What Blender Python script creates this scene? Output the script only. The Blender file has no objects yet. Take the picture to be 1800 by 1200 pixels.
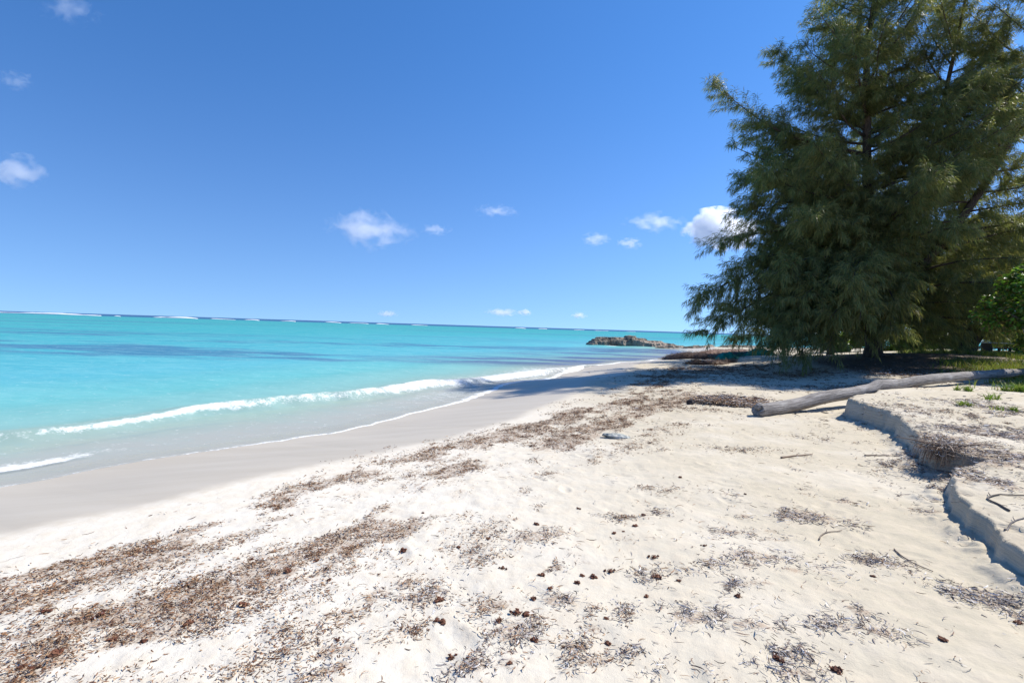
import bpy, math, random
import numpy as np
from mathutils import Vector, Matrix

random.seed(7)
rng = np.random.default_rng(7)
S = bpy.context.scene
COL = S.collection

# ------------------------------------------------------------------ camera
CAM_H = 1.6
cd = bpy.data.cameras.new("camera"); cam = bpy.data.objects.new("camera", cd); COL.objects.link(cam)
cd.sensor_width = 36.0; cd.lens = 18.0; cd.clip_start = 0.05; cd.clip_end = 60000
CM = Matrix.Rotation(math.radians(90 - 1.65), 4, 'X') @ Matrix.Rotation(math.radians(1.78), 4, 'Z')
cam.matrix_world = Matrix.Translation((0, 0, CAM_H)) @ CM
S.camera = cam
# ------------------------------------------------------------------ light
SUN_EL, SUN_AZ = math.radians(47), math.radians(67)      # azimuth from +Y towards +X
SUN = Vector((math.cos(SUN_EL)*math.sin(SUN_AZ), math.cos(SUN_EL)*math.cos(SUN_AZ), math.sin(SUN_EL)))
ld = bpy.data.lights.new("sun", 'SUN'); lo = bpy.data.objects.new("sun", ld); COL.objects.link(lo)
ld.energy = 4.3; ld.angle = math.radians(0.55); ld.color = (1.0, 0.94, 0.845)
lo.rotation_euler = SUN.to_track_quat('Z', 'Y').to_euler()
W = bpy.data.worlds.new("World"); S.world = W; W.use_nodes = True
wn = W.node_tree.nodes; wl = W.node_tree.links
sky = wn.new('ShaderNodeTexSky'); sky.sky_type = 'NISHITA'; sky.sun_disc = False
sky.sun_elevation = SUN_EL; sky.sun_rotation = SUN_AZ
sky.altitude = 0; sky.air_density = 1.0; sky.dust_density = 0.25; sky.ozone_density = 4.0
tcw = wn.new('ShaderNodeTexCoord'); mpw = wn.new('ShaderNodeMapping'); mpw.inputs['Scale'].default_value = (1, 1, 0.90); mpw.inputs['Location'].default_value = (0, 0, 0.095)
wl.new(tcw.outputs['Generated'], mpw.inputs[0]); wl.new(mpw.outputs[0], sky.inputs[0])
tint = wn.new('ShaderNodeMix'); tint.data_type = 'RGBA'; tint.blend_type = 'MULTIPLY'; tint.inputs[0].default_value = 1.0; 
sp = wn.new('ShaderNodeSeparateXYZ'); wl.new(tcw.outputs['Generated'], sp.inputs[0])
mr = wn.new('ShaderNodeMapRange'); mr.interpolation_type = 'SMOOTHSTEP'; mr.inputs[1].default_value = -0.02; mr.inputs[2].default_value = 0.55; wl.new(sp.outputs[2], mr.inputs[0])
tc2 = wn.new('ShaderNodeMix'); tc2.data_type = 'RGBA'; tc2.inputs[6].default_value = (0.56, 0.705, 0.91, 1); tc2.inputs[7].default_value = (0.34, 0.65, 0.945, 1); wl.new(mr.outputs[0], tc2.inputs[0]); wl.new(tc2.outputs[2], tint.inputs[7])
wl.new(sky.outputs[0], tint.inputs[6]); wl.new(tint.outputs[2], wn['Background'].inputs[0]); wn['Background'].inputs[1].default_value = 0.116
S.view_settings.view_transform = 'Standard'; S.view_settings.look = 'None'
S.view_settings.exposure = 0.70; S.view_settings.gamma = 1.0
S.render.engine = 'CYCLES'
S.cycles.use_denoising = True
S.cycles.max_bounces = 32; S.cycles.diffuse_bounces = 3; S.cycles.glossy_bounces = 3; S.cycles.transmission_bounces = 6; S.cycles.transparent_max_bounces = 24
S.cycles.volume_bounces = 30; S.cycles.volume_max_steps = 96
S.cycles.caustics_reflective = False; S.cycles.caustics_refractive = False

# ------------------------------------------------------------------ helpers
M3 = np.array(CM.to_3x3())
def ray(px, py):
    v = M3 @ np.array([(px-900)/900.0, (600-py)/900.0, -1.0])
    return v
def on_z(px, py, z=0.0):
    v = ray(px, py); k = (z - CAM_H)/v[2]
    return np.array([v[0]*k, v[1]*k, z])
def at_y(px, py, Y):
    v = ray(px, py); k = Y/v[1]
    return np.array([v[0]*k, Y, CAM_H + v[2]*k])
def lin(r, g, b):
    f = lambda c: (c/255/12.92) if c/255 <= 0.04045 else ((c/255+0.055)/1.055)**2.4
    return np.array([f(r), f(g), f(b)])
def smooth(a, b, x):
    t = np.clip((x-a)/(b-a), 0, 1); return t*t*(3-2*t)
def _hash(ix, iy, seed):
    h = (ix.astype(np.int64)*374761393 + iy.astype(np.int64)*668265263 + seed*1442695041) & 0x7fffffff
    h = ((h ^ (h >> 13))*1274126177) & 0x7fffffff
    h = (h ^ (h >> 16)) & 0xffff
    return h/65535.0
def vnoise(x, y, seed=0):
    x = np.asarray(x, float); y = np.asarray(y, float)
    ix = np.floor(x); iy = np.floor(y); fx = x-ix; fy = y-iy
    ux = fx*fx*(3-2*fx); uy = fy*fy*(3-2*fy)
    a = _hash(ix, iy, seed); b = _hash(ix+1, iy, seed); c = _hash(ix, iy+1, seed); d = _hash(ix+1, iy+1, seed)
    return a + (b-a)*ux + (c-a)*uy + (a-b-c+d)*ux*uy
def fbm(x, y, oct=4, seed=0, gain=0.5):
    s = 0; amp = 1; tot = 0
    for i in range(oct):
        ca, sa = math.cos(i*1.1), math.sin(i*1.1)
        s = s + amp*vnoise((x*ca - y*sa)*2**i + 17.3*i, (x*sa + y*ca)*2**i - 9.1*i, seed+i*13)
        tot += amp; amp *= gain
    return s/tot
def catmull(pts, n):
    P = np.array(pts, float); out = []
    Q = np.vstack([2*P[0]-P[1], P, 2*P[-1]-P[-2]])
    for i in range(1, len(Q)-2):
        p0, p1, p2, p3 = Q[i-1], Q[i], Q[i+1], Q[i+2]
        for t in np.linspace(0, 1, n, endpoint=False):
            out.append(0.5*((2*p1) + (p2-p0)*t + (2*p0-5*p1+4*p2-p3)*t*t + (3*p1-p0-3*p2+p3)*t**3))
    out.append(P[-1]); return np.array(out)
def sdist(x, y, line, chunk=60000):
    """signed distance to a polyline, positive on its right-hand side; also arc position"""
    x = np.ravel(x); y = np.ravel(y)
    A = line[:-1, :2]; B = line[1:, :2]; D = B-A; L2 = (D**2).sum(1)
    cum = np.concatenate([[0], np.cumsum(np.sqrt(L2))])
    out = np.empty(len(x)); arc = np.empty(len(x))
    for i in range(0, len(x), chunk):
        px = x[i:i+chunk, None]; py = y[i:i+chunk, None]
        t = np.clip(((px-A[:, 0])*D[:, 0] + (py-A[:, 1])*D[:, 1])/L2, 0, 1)
        dx = px - (A[:, 0]+t*D[:, 0]); dy = py - (A[:, 1]+t*D[:, 1])
        d2 = dx*dx+dy*dy; k = d2.argmin(1); r = np.arange(len(k))
        cr = D[k, 0]*dy[r, k] - D[k, 1]*dx[r, k]
        out[i:i+chunk] = np.sqrt(d2[r, k])*np.where(cr > 0, -1, 1)
        arc[i:i+chunk] = cum[k] + t[r, k]*np.sqrt(L2[k])
    return out, arc

def mesh_obj(name, verts, faces, mat=None, parent=None, smooth_shade=True, attrs=None):
    """faces: (n,3) or (n,4) int array, or list of such arrays"""
    me = bpy.data.meshes.new(name)
    verts = np.ascontiguousarray(verts, dtype=np.float32)
    fl = faces if isinstance(faces, list) else [faces]
    fl = [np.asarray(f, dtype=np.int32) for f in fl if len(f)]
    loops = np.concatenate([f.ravel() for f in fl])
    sizes = np.concatenate([np.full(len(f), f.shape[1], np.int32) for f in fl])
    starts = np.concatenate([[0], np.cumsum(sizes)[:-1]]).astype(np.int32)
    me.vertices.add(len(verts)); me.vertices.foreach_set('co', verts.ravel())
    me.loops.add(len(loops)); me.loops.foreach_set('vertex_index', loops)
    me.polygons.add(len(sizes)); me.polygons.foreach_set('loop_start', starts)
    me.update(calc_edges=True); me.validate()
    me.polygons.foreach_set('use_smooth', np.full(len(me.polygons), smooth_shade))
    for k, v in (attrs or {}).items():
        v = np.asarray(v, dtype=np.float32)
        if v.ndim == 1:
            a = me.attributes.new(k, 'FLOAT', 'POINT'); a.data.foreach_set('value', v)
        else:
            a = me.attributes.new(k, 'FLOAT_COLOR', 'POINT')
            c = np.ones((len(v), 4), np.float32); c[:, :3] = v; a.data.foreach_set('color', c.ravel())
    o = bpy.data.objects.new(name, me); COL.objects.link(o)
    if mat: me.materials.append(mat)
    if parent: o.parent = parent
    return o
def tag(o, label=None, cat=None, group=None, kind=None):
    if label: o['label'] = label
    if cat: o['category'] = cat
    if group: o['group'] = group
    if kind: o['kind'] = kind
    return o
def empty(name, loc):
    o = bpy.data.objects.new(name, None); COL.objects.link(o); o.location = loc; o.empty_display_size = 0.2
    return o
class MB:
    """collects tubes, leaves and lumps into one mesh"""
    def __init__(s): s.v = []; s.q = []; s.t = []; s.c = []; s.n = 0
    def add(s, v, quads=None, tris=None, col=None):
        v = np.asarray(v, float); s.v.append(v)
        if quads is not None and len(quads): s.q.append(np.asarray(quads)+s.n)
        if tris is not None and len(tris): s.t.append(np.asarray(tris)+s.n)
        s.c.append(np.tile(col if col is not None else (1, 1, 1), (len(v), 1)) if np.ndim(col) < 2 else col)
        s.n += len(v)
    def tube(s, pts, rad, seg=8, col=None, bump=0, seed=0):
        pts = np.asarray(pts, float); rad = np.broadcast_to(rad, (len(pts),)).astype(float)
        T = np.gradient(pts, axis=0); T /= np.linalg.norm(T, axis=1)[:, None]+1e-9
        up = np.array([0.13, 0.21, 1.0]) if abs(T[:, 2]).mean() < 0.8 else np.array([1.0, 0.2, 0])
        N = np.cross(T, up); N /= np.linalg.norm(N, axis=1)[:, None]+1e-9; B = np.cross(T, N)
        a = np.linspace(0, 2*np.pi, seg, endpoint=False)
        ring = (N[:, None, :]*np.cos(a)[None, :, None] + B[:, None, :]*np.sin(a)[None, :, None])
        rr = rad[:, None]*np.ones(seg)
        if bump:
            ii, jj = np.meshgrid(np.arange(len(pts)), np.arange(seg), indexing='ij')
            rr = rr*(1+bump*(fbm(ii*0.35, np.abs(jj-seg/2)*0.8, 3, seed)-0.5)*2)
        V = (pts[:, None, :] + ring*rr[:, :, None]).reshape(-1, 3)
        n = len(pts)
        i, j = np.meshgrid(np.arange(n-1), np.arange(seg), indexing='ij'); i = i.ravel(); j = j.ravel(); k = (j+1) % seg
        Q = np.stack([i*seg+j, i*seg+k, (i+1)*seg+k, (i+1)*seg+j], 1)
        V = np.vstack([V, pts[0], pts[-1]]); c0 = n*seg; c1 = c0+1
        j = np.arange(seg); k = (j+1) % seg
        Tt = np.vstack([np.stack([np.full(seg, c0), k, j], 1), np.stack([np.full(seg, c1), (n-1)*seg+j, (n-1)*seg+k], 1)])
        s.add(V, Q, Tt, col)
    def build(s, name, mat, parent=None, smooth_shade=True, loc=None):
        v = np.vstack(s.v)
        if loc is not None: v = v-np.asarray(loc)
        f = []
        if s.q: f.append(np.vstack(s.q))
        if s.t: f.append(np.vstack(s.t))
        return mesh_obj(name, v, f, mat, parent, smooth_shade, {'tint': np.vstack(s.c)})
def icos(n):
    import bmesh
    b = bmesh.new(); bmesh.ops.create_icosphere(b, subdivisions=n, radius=1)
    v = np.array([x.co[:] for x in b.verts]); f = np.array([[q.index for q in t.verts] for t in b.faces]); b.free()
    return v, f
ICO2, ICO3, ICO4, ICO5 = icos(2), icos(3), icos(4), icos(5)
def n3(v, f, seed=0, oct=4):
    """cheap 3-D-ish noise for vertices"""
    a = fbm(v[:, 0]*f+3*seed, v[:, 1]*f+v[:, 2]*f*0.73, oct, seed)
    b = fbm(v[:, 2]*f-5*seed, v[:, 0]*f*0.8-v[:, 1]*f*0.9, oct, seed+5)
    return (a+b)-1.0

# ------------------------------------------------------------------ materials
class NT:
    def __init__(s, name):
        s.m = bpy.data.materials.new(name); s.m.use_nodes = True
        s.t = s.m.node_tree; s.t.nodes.clear(); s.out = s.n('OutputMaterial')
    def n(s, typ, **kw):
        x = s.t.nodes.new('ShaderNode'+typ)
        for k, v in kw.items():
            if k.startswith('i_'):
                key = k[2:]; x.inputs[int(key) if key.isdigit() else key.replace('_', ' ')].default_value = v
            else: setattr(x, k, v)
        return x
    def l(s, a, b): s.t.links.new(a, b)
    def attr(s, name): return s.n('Attribute', attribute_name=name)
    def math(s, op, a, b=None, c=None, clamp=False):
        x = s.n('Math', operation=op, use_clamp=clamp)
        for i, v in enumerate((a, b, c)):
            if v is None: continue
            if isinstance(v, (int, float)): x.inputs[i].default_value = v
            else: s.l(v, x.inputs[i])
        return x.outputs[0]
    def mix(s, f, a, b, mode='MIX'):
        x = s.n('Mix', data_type='RGBA', blend_type=mode)
        for i, v in ((0, f), (6, a), (7, b)):
            if isinstance(v, (int, float)): x.inputs[i].default_value = v
            elif isinstance(v, (tuple, list, np.ndarray)): x.inputs[i].default_value = tuple(v)[:3]+(1,)
            else: s.l(v, x.inputs[i])
        return x.outputs[2]
    def noise(s, vec, scale, detail=4, rough=0.55, dist=0):
        x = s.n('TexNoise'); x.inputs['Scale'].default_value = scale; x.inputs['Detail'].default_value = detail
        x.inputs['Roughness'].default_value = rough; x.inputs['Distortion'].default_value = dist
        if vec is not None: s.l(vec, x.inputs['Vector'])
        return x.outputs[0]
    def ramp(s, f, a, b):
        x = s.n('MapRange', interpolation_type='SMOOTHSTEP'); x.inputs[1].default_value = a; x.inputs[2].default_value = b
        s.l(f, x.inputs[0]); return x.outputs[0]
    def bsdf(s, col, rough=0.8, spec=0.3, bump=None, strength=0.5, dist=0.01):
        p = s.n('BsdfPrincipled'); p.inputs['Specular IOR Level'].default_value = spec
        for key, v in (('Base Color', col), ('Roughness', rough)):
            if isinstance(v, (int, float)): p.inputs[key].default_value = v
            elif isinstance(v, (tuple, list, np.ndarray)): p.inputs[key].default_value = tuple(v)[:3]+(1,)
            else: s.l(v, p.inputs[key])
        if bump is not None:
            b = s.n('Bump'); b.inputs['Strength'].default_value = strength; b.inputs['Distance'].default_value = dist
            s.l(bump, b.inputs['Height']); s.l(b.outputs[0], p.inputs['Normal'])
        return p

def mat_sand():
    k = NT('sand'); pos = k.n('NewGeometry').outputs['Position']
    wet = k.attr('wet').outputs['Fac']; wr = k.attr('wrack').outputs['Fac']; warm = k.attr('warm').outputs['Fac']; duff = k.attr('duff').outputs['Fac']
    big = k.noise(pos, 0.8, 4); mid = k.noise(pos, 7, 5, 0.6); fine = k.noise(pos, 140, 3, 0.6); grit = k.noise(pos, 420, 2)
    mps = k.n('Mapping'); mps.inputs['Rotation'].default_value = (0, 0, math.radians(-58)); mps.inputs['Scale'].default_value = (0.35, 2.6, 1); k.l(pos, mps.inputs[0]); strk = k.noise(mps.outputs[0], 1.0, 5, 0.6)
    mpz = k.n('Mapping'); mpz.inputs['Scale'].default_value = (2.5, 2.5, 38); k.l(pos, mpz.inputs[0]); strata = k.noise(mpz.outputs[0], 1.0, 5, 0.65)
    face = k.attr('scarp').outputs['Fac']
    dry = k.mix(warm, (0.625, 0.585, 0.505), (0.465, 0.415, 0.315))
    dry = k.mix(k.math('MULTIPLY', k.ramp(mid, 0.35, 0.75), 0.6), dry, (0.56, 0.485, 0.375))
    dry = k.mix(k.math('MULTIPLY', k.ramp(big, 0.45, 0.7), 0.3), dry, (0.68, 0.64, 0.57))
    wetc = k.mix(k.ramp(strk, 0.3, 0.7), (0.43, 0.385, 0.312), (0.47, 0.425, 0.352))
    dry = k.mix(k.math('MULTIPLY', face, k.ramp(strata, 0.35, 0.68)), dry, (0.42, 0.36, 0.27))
    wn_ = k.math('ADD', wet, k.math('MULTIPLY', k.math('SUBTRACT', mid, 0.5), 0.25))
    wf = k.ramp(wn_, 0.25, 0.75)
    c = k.mix(wf, dry, wetc)
    # crumbs of dry seaweed ground into the sand
    cr = k.noise(pos, 60, 4, 0.7); cr2 = k.noise(pos, 14, 3, 0.6)
    cf = k.math('ADD', k.math('MULTIPLY', cr, 0.7), k.math('MULTIPLY', cr2, 0.5))
    wm = k.math('MULTIPLY', k.ramp(k.math('ADD', cf, k.math('MULTIPLY', wr, 0.34)), 0.80, 1.02), k.math('MINIMUM', wr, 1.0), clamp=True)
    c = k.mix(k.math('MULTIPLY', wm, 0.7), c, k.mix(cr2, (0.20, 0.125, 0.08), (0.36, 0.27, 0.20)))
    dn = k.noise(pos, 25, 4, 0.7)
    df = k.ramp(k.math('ADD', k.math('MULTIPLY', dn, 0.6), duff), 0.55, 0.95)
    c = k.mix(df, c, k.mix(k.ramp(dn, 0.3, 0.7), (0.085, 0.06, 0.042), (0.17, 0.13, 0.095)))
    rough = k.math('SUBTRACT', 0.95, k.math('MULTIPLY', wf, 0.40))
    bh = k.math('ADD', k.math('ADD', k.math('MULTIPLY', mid, 0.9), k.math('MULTIPLY', fine, 0.13)), k.math('MULTIPLY', grit, 0.03))
    bh = k.math('MULTIPLY', bh, k.math('SUBTRACT', 1.0, k.math('MULTIPLY', wf, 0.93)))
    bh = k.math('ADD', bh, k.math('MULTIPLY', k.math('MULTIPLY', strata, face), 1.4))
    p = k.bsdf(c, rough, 0.22, bh, 0.7, 0.022)
    k.l(p.outputs[0], k.out.inputs[0]); return k.m

def mat_sea():
    k = NT('sea_water'); pos = k.n('NewGeometry').outputs['Position']
    col = k.attr('watercol').outputs['Color']; alp = k.attr('opacity').outputs['Fac']; foam = k.attr('foam').outputs['Fac']; rip = k.attr('ripple').outputs['Fac']
    mp = k.n('Mapping'); mp.inputs['Scale'].default_value = (0.42, 1.0, 1.0); mp.inputs['Rotation'].default_value = (0, 0, math.radians(-32)); k.l(pos, mp.inputs[0])
    w1 = k.noise(mp.outputs[0], 1.1, 5, 0.6, 0.4); w2 = k.noise(mp.outputs[0], 5.5, 4, 0.6, 0.3)
    h = k.math('MULTIPLY', k.math('ADD', k.math('MULTIPLY', w1, 0.75), k.math('MULTIPLY', w2, 0.17)), rip)
    b = k.n('Bump'); b.inputs['Strength'].default_value = 0.55; b.inputs['Distance'].default_value = 0.35; k.l(h, b.inputs['Height'])
    cc = k.mix(k.math('ADD', k.math('MULTIPLY', k.ramp(w1, 0.35, 0.7), 0.28), k.math('MULTIPLY', k.ramp(w2, 0.45, 0.7), 0.22)), col, k.mix(0.5, col, (0.34, 0.62, 0.60)))  # light on the ripple crests painted into the body colour as paler streaks
    dif = k.n('BsdfDiffuse'); k.l(cc, dif.inputs[0])
    tr = k.n('BsdfTransparent'); tr.inputs[0].default_value = (0.93, 0.965, 0.975, 1)
    body = k.n('MixShader'); k.l(alp, body.inputs[0]); k.l(tr.outputs[0], body.inputs[1]); k.l(dif.outputs[0], body.inputs[2])
    gl = k.n('BsdfGlossy'); gl.inputs['Roughness'].default_value = 0.16; k.l(b.outputs[0], gl.inputs['Normal'])
    fr = k.n('Fresnel'); fr.inputs[0].default_value = 1.33; k.l(b.outputs[0], fr.inputs['Normal'])
    f = k.math('MULTIPLY', k.math('MINIMUM', fr.outputs[0], 0.20), k.math('ADD', 0.45, k.math('MULTIPLY', rip, 0.45)))
    wat = k.n('MixShader'); k.l(f, wat.inputs[0]); k.l(body.outputs[0], wat.inputs[1]); k.l(gl.outputs[0], wat.inputs[2])
    fm = k.noise(pos, 5.0, 6, 0.68, 0.6); fm2 = k.noise(pos, 22, 4, 0.65)
    fv = k.math('ADD', k.math('MULTIPLY', fm, 0.6), k.math('MULTIPLY', fm2, 0.4))
    ff = k.ramp(k.math('ADD', k.math('ADD', k.math('MULTIPLY', fv, 2.4), -0.7), foam), 0.62, 1.30)
    fb = k.n('Bump'); fb.inputs['Strength'].default_value = 0.5; fb.inputs['Distance'].default_value = 0.05; k.l(fv, fb.inputs['Height'])
    fo = k.n('BsdfDiffuse'); fo.inputs[0].default_value = (0.76, 0.775, 0.765, 1); k.l(fb.outputs[0], fo.inputs['Normal'])
    mx = k.n('MixShader'); k.l(ff, mx.inputs[0]); k.l(wat.outputs[0], mx.inputs[1]); k.l(fo.outputs[0], mx.inputs[2])
    k.l(mx.outputs[0], k.out.inputs[0]); return k.m

def mat_tint(name, rough=0.8, trans=0.0, spec=0.2, noise=None, gloss=None):
    """colour comes from the mesh's own tint attribute (each blade's or leaf's own colour)"""
    k = NT(name); c = k.attr('tint').outputs['Color']
    bump = None
    if noise:
        pos = k.n('TexCoord').outputs['Object']; nn = k.noise(pos, noise, 5, 0.65)
        c = k.mix(k.ramp(nn, 0.3, 0.7), k.mix(1.0, c, (0.6, 0.58, 0.56), 'MULTIPLY'), c); bump = nn
    p = k.bsdf(c, rough, spec, bump, 0.6, 0.02)
    if trans:
        t = k.n('BsdfTranslucent'); k.l(k.mix(1.0, c, (0.95, 1.0, 0.6), 'MULTIPLY'), t.inputs[0])
        mx = k.n('MixShader'); mx.inputs[0].default_value = trans
        k.l(p.outputs[0], mx.inputs[1]); k.l(t.outputs[0], mx.inputs[2]); k.l(mx.outputs[0], k.out.inputs[0])
    else: k.l(p.outputs[0], k.out.inputs[0])
    return k.m

def mat_bark(name, a, b, scale=3.0, zs=0.25, rough=0.85):
    k = NT(name); tc = k.n('TexCoord').outputs['Object']
    mp = k.n('Mapping'); mp.inputs['Scale'].default_value = (1, 1, zs); k.l(tc, mp.inputs[0])
    n1 = k.noise(mp.outputs[0], scale*4, 6, 0.7, 0.5); n2 = k.noise(tc, scale*0.6, 3)
    c = k.mix(k.ramp(k.math('ADD', k.math('MULTIPLY', n1, 0.7), k.math('MULTIPLY', n2, 0.3)), 0.35, 0.65), a, b)
    p = k.bsdf(c, rough, 0.2, n1, 0.8, 0.03); k.l(p.outputs[0], k.out.inputs[0]); return k.m

def mat_driftwood():
    k = NT('driftwood'); at = k.attr('grain').outputs['Vector']
    mp = k.n('Mapping'); mp.inputs['Scale'].default_value = (0.9, 9.0, 9.0); k.l(at, mp.inputs[0])
    n1 = k.noise(mp.outputs[0], 3.0, 6, 0.7, 0.3); n2 = k.noise(at, 2.2, 4)
    mp2 = k.n('Mapping'); mp2.inputs['Scale'].default_value = (0.35, 22, 22); k.l(at, mp2.inputs[0]); n3_ = k.noise(mp2.outputs[0], 3, 3, 0.6)
    c = k.mix(k.ramp(n1, 0.3, 0.72), (0.16, 0.145, 0.135), (0.40, 0.375, 0.35))
    c = k.mix(k.math('MULTIPLY', k.ramp(n2, 0.5, 0.75), 0.6), c, (0.47, 0.45, 0.425))
    c = k.mix(k.math('MULTIPLY', k.ramp(n3_, 0.55, 0.66), 0.75), c, (0.09, 0.075, 0.065))
    p = k.bsdf(c, 0.85, 0.15, k.math('ADD', n1, n3_), 0.7, 0.03); k.l(p.outputs[0], k.out.inputs[0]); return k.m

def mat_rock(name, a, b, c3, scale):
    k = NT(name); tc = k.n('TexCoord').outputs['Object']
    n1 = k.noise(tc, scale, 8, 0.72); v = k.n('TexVoronoi'); v.inputs['Scale'].default_value = scale*2.2; k.l(tc, v.inputs[0])
    n2 = k.noise(tc, scale*0.35, 3)
    c = k.mix(k.ramp(n1, 0.36, 0.62), a, b)
    c = k.mix(k.math('MULTIPLY', k.ramp(n2, 0.45, 0.65), 0.7), c, c3)
    c = k.mix(k.ramp(v.outputs[0], 0.28, 0.05), c, k.mix(0.75, c, (0.05, 0.045, 0.04)))
    p = k.bsdf(c, 0.92, 0.15, k.math('ADD', n1, k.math('MULTIPLY', v.outputs[0], 0.6)), 0.9, 0.25/scale*1.5); k.l(p.outputs[0], k.out.inputs[0]); return k.m

def mat_plain(name, col, rough=0.7, scale=8, var=0.7):
    k = NT(name); tc = k.n('TexCoord').outputs['Object']; n1 = k.noise(tc, scale, 5, 0.6)
    c = k.mix(k.ramp(n1, 0.3, 0.7), tuple(np.array(col)*var), col)
    p = k.bsdf(c, rough, 0.25, n1, 0.3, 0.01); k.l(p.outputs[0], k.out.inputs[0]); return k.m

M_SAND = mat_sand(); M_SEA = mat_sea()
M_NEEDLE = mat_tint('casuarina_needles', 0.5, 0.46, 0.4)
M_LEAF = mat_tint('broad_leaves', 0.38, 0.35, 0.5)
M_GRASS = mat_tint('grass_blades', 0.6, 0.35, 0.25)
M_WRACK = mat_tint('dry_seaweed', 0.75, 0.0, 0.3)
M_BARK = mat_bark('casuarina_bark', (0.05, 0.036, 0.028), (0.13, 0.10, 0.08))
M_GREYBARK = mat_bark('grey_bark', (0.16, 0.14, 0.12), (0.33, 0.30, 0.27))
M_LOG = mat_driftwood()

# ------------------------------------------------------------------ lines of the land
SWASH = catmull([(-420, -420), (-120, -120), (-40, -36), (-14.5, -6.5), (-8.2, 2.3), (-5.85, 5.95), (-4.45, 8.1), (-2.5, 10.8), (-0.3, 16.4), (1.9, 21.5), (4.2, 27.3), (9.2, 35),
                 (14.5, 42), (19, 54), (21.5, 63), (26, 69), (36, 73), (60, 80), (140, 95), (600, 150), (3000, 300)], 9)
LEDGE = catmull([(60, -200), (14, -60), (5.5, -15), (3.7, -3), (3.25, 1.2), (3.35, 2.7), (3.52, 3.5), (3.72, 3.95), (3.92, 4.42), (4.3, 4.95), (4.62, 5.34), (4.95, 5.5), (5.32, 5.72),
                 (5.2, 5.95), (5.08, 6.15), (5.25, 6.5), (5.5, 6.9), (5.92, 7.7), (6.3, 8.4), (6.5, 9.3), (6.6, 10.05), (7.1, 10.6), (8.2, 11.6), (8.9, 13.0), (9.9, 15.2), (10.2, 18), (10.6, 23),
                 (12.5, 31), (18, 42), (26, 54), (38, 62), (70, 72), (160, 84), (700, 120), (3000, 240)], 6)
WATER = -0.50
def shore(x, y):
    s, arc = sdist(x, y, SWASH)
    wob = np.where(arc > 0, 0.16*np.sin(arc*1.15+0.5*np.sin(arc*0.37)) + 0.10*np.abs(vnoise(arc*1.7, 0*arc, 4)-0.5)*2 + 0.35*(vnoise(arc*0.33, 0*arc, 3)-0.5)*2, 0)
    return s + wob*np.exp(-(s/6)**2), arc
FEET = []
for i in range(46):
    a = rng.random(); fx, fy = (rng.uniform(-2.2, 3.2), rng.uniform(1.2, 9))
    FEET.append((fx, fy, rng.uniform(0, 6.28), rng.uniform(0.09, 0.15), rng.uniform(0.045, 0.075), rng.uniform(0.006, 0.014)))
def ground_z(x, y, detail=True, full=False):
    shp = np.shape(x); x = np.ravel(np.asarray(x, float)); y = np.ravel(np.asarray(y, float))
    s, arc = shore(x, y)
    z = np.where(s < 0, -0.45 + 0.085*s, -0.45 + 0.33*smooth(0, 3.0, s)*0.6 + 0.33*0.4*np.clip(s/3, 0, 1))
    z = z + np.where(s > 2.4, 0.12*smooth(2.4, 6.5, s), 0)
    z = np.maximum(z, -3.2)
    t, _ = sdist(x, y, LEDGE)
    tj = t + 0.10*(fbm(x*1.7, y*1.7, 3, 5)-0.5) + 0.03*(fbm(x*6, y*6, 2, 8)-0.5)
    wall = 0.05 + 0.05*smooth(3, 9, y) + 2.4*smooth(11.5, 17, y) + 0.5*smooth(1.5, -2, y)
    H = np.interp(y, [-5, 1, 3, 4, 5.5, 7, 8.5, 10, 12, 16, 25, 60], [0.1, 0.12, 0.18, 0.21, 0.27, 0.31, 0.36, 0.41, 0.38, 0.30, 0.30, 0.25])
    tj = tj + 0.05*smooth(0.42, 0.70, fbm(x*3.1, y*3.1, 3, 10)) + 0.03*(fbm(x*13, y*13, 2, 12)-0.5)
    lip = np.clip(tj/wall, 0, 1); lip = 0.35*lip + 0.65*smooth(0, 1, lip); lip = lip**np.where(y < 12, 0.8, 1)
    z = z + 0.024*smooth(0.50, 0.72, fbm(x*7.5, y*7.5, 3, 14))*np.exp(-((tj+0.10)/0.13)**2)*smooth(13, 10, y) - 0.03*smooth(0.55, 0.75, fbm(x*6, y*6, 3, 15))*np.exp(-((tj-0.12)/0.10)**2)*smooth(13, 10, y)
    z = z + H*lip + 0.05*smooth(-0.28, 0.0, tj)*(1-lip)
    dune = 0.45*smooth(4.0, 12.0, t)*smooth(8, 15, y) + 0.3*smooth(10, 30, t) + 0.46*np.exp(-((x-17.5)/5.0)**2-((y-24.0)/4.2)**2)
    z = z + dune
    land = smooth(2.6, 5.0, s)
    if detail:
        z = z + land*(0.050*(fbm(x*0.7, y*0.7, 3, 21)-0.5) + 0.026*(fbm(x*2.6, y*2.6, 3, 31)-0.5)
                      + 0.016*(fbm(x*8, y*8, 3, 41)-0.5)*smooth(22, 8, np.hypot(x, y)))
        for fx, fy, fa, la, wa, dp in FEET:
            m = (np.abs(x-fx) < 0.4) & (np.abs(y-fy) < 0.4)
            if m.any():
                dx = x[m]-fx; dy = y[m]-fy; u = (dx*math.cos(fa)+dy*math.sin(fa))/la; v = (-dx*math.sin(fa)+dy*math.cos(fa))/wa
                r2 = u*u+v*v; z[m] += (-dp*np.exp(-r2*1.2) + dp*0.55*np.exp(-(np.sqrt(r2)-1.35)**2*5))*land[m]
    if full: return z.reshape(shp), s.reshape(shp), t.reshape(shp), arc.reshape(shp)
    return z.reshape(shp)
def gz(x, y): return float(ground_z(np.array([x]), np.array([y]))[0])
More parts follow.
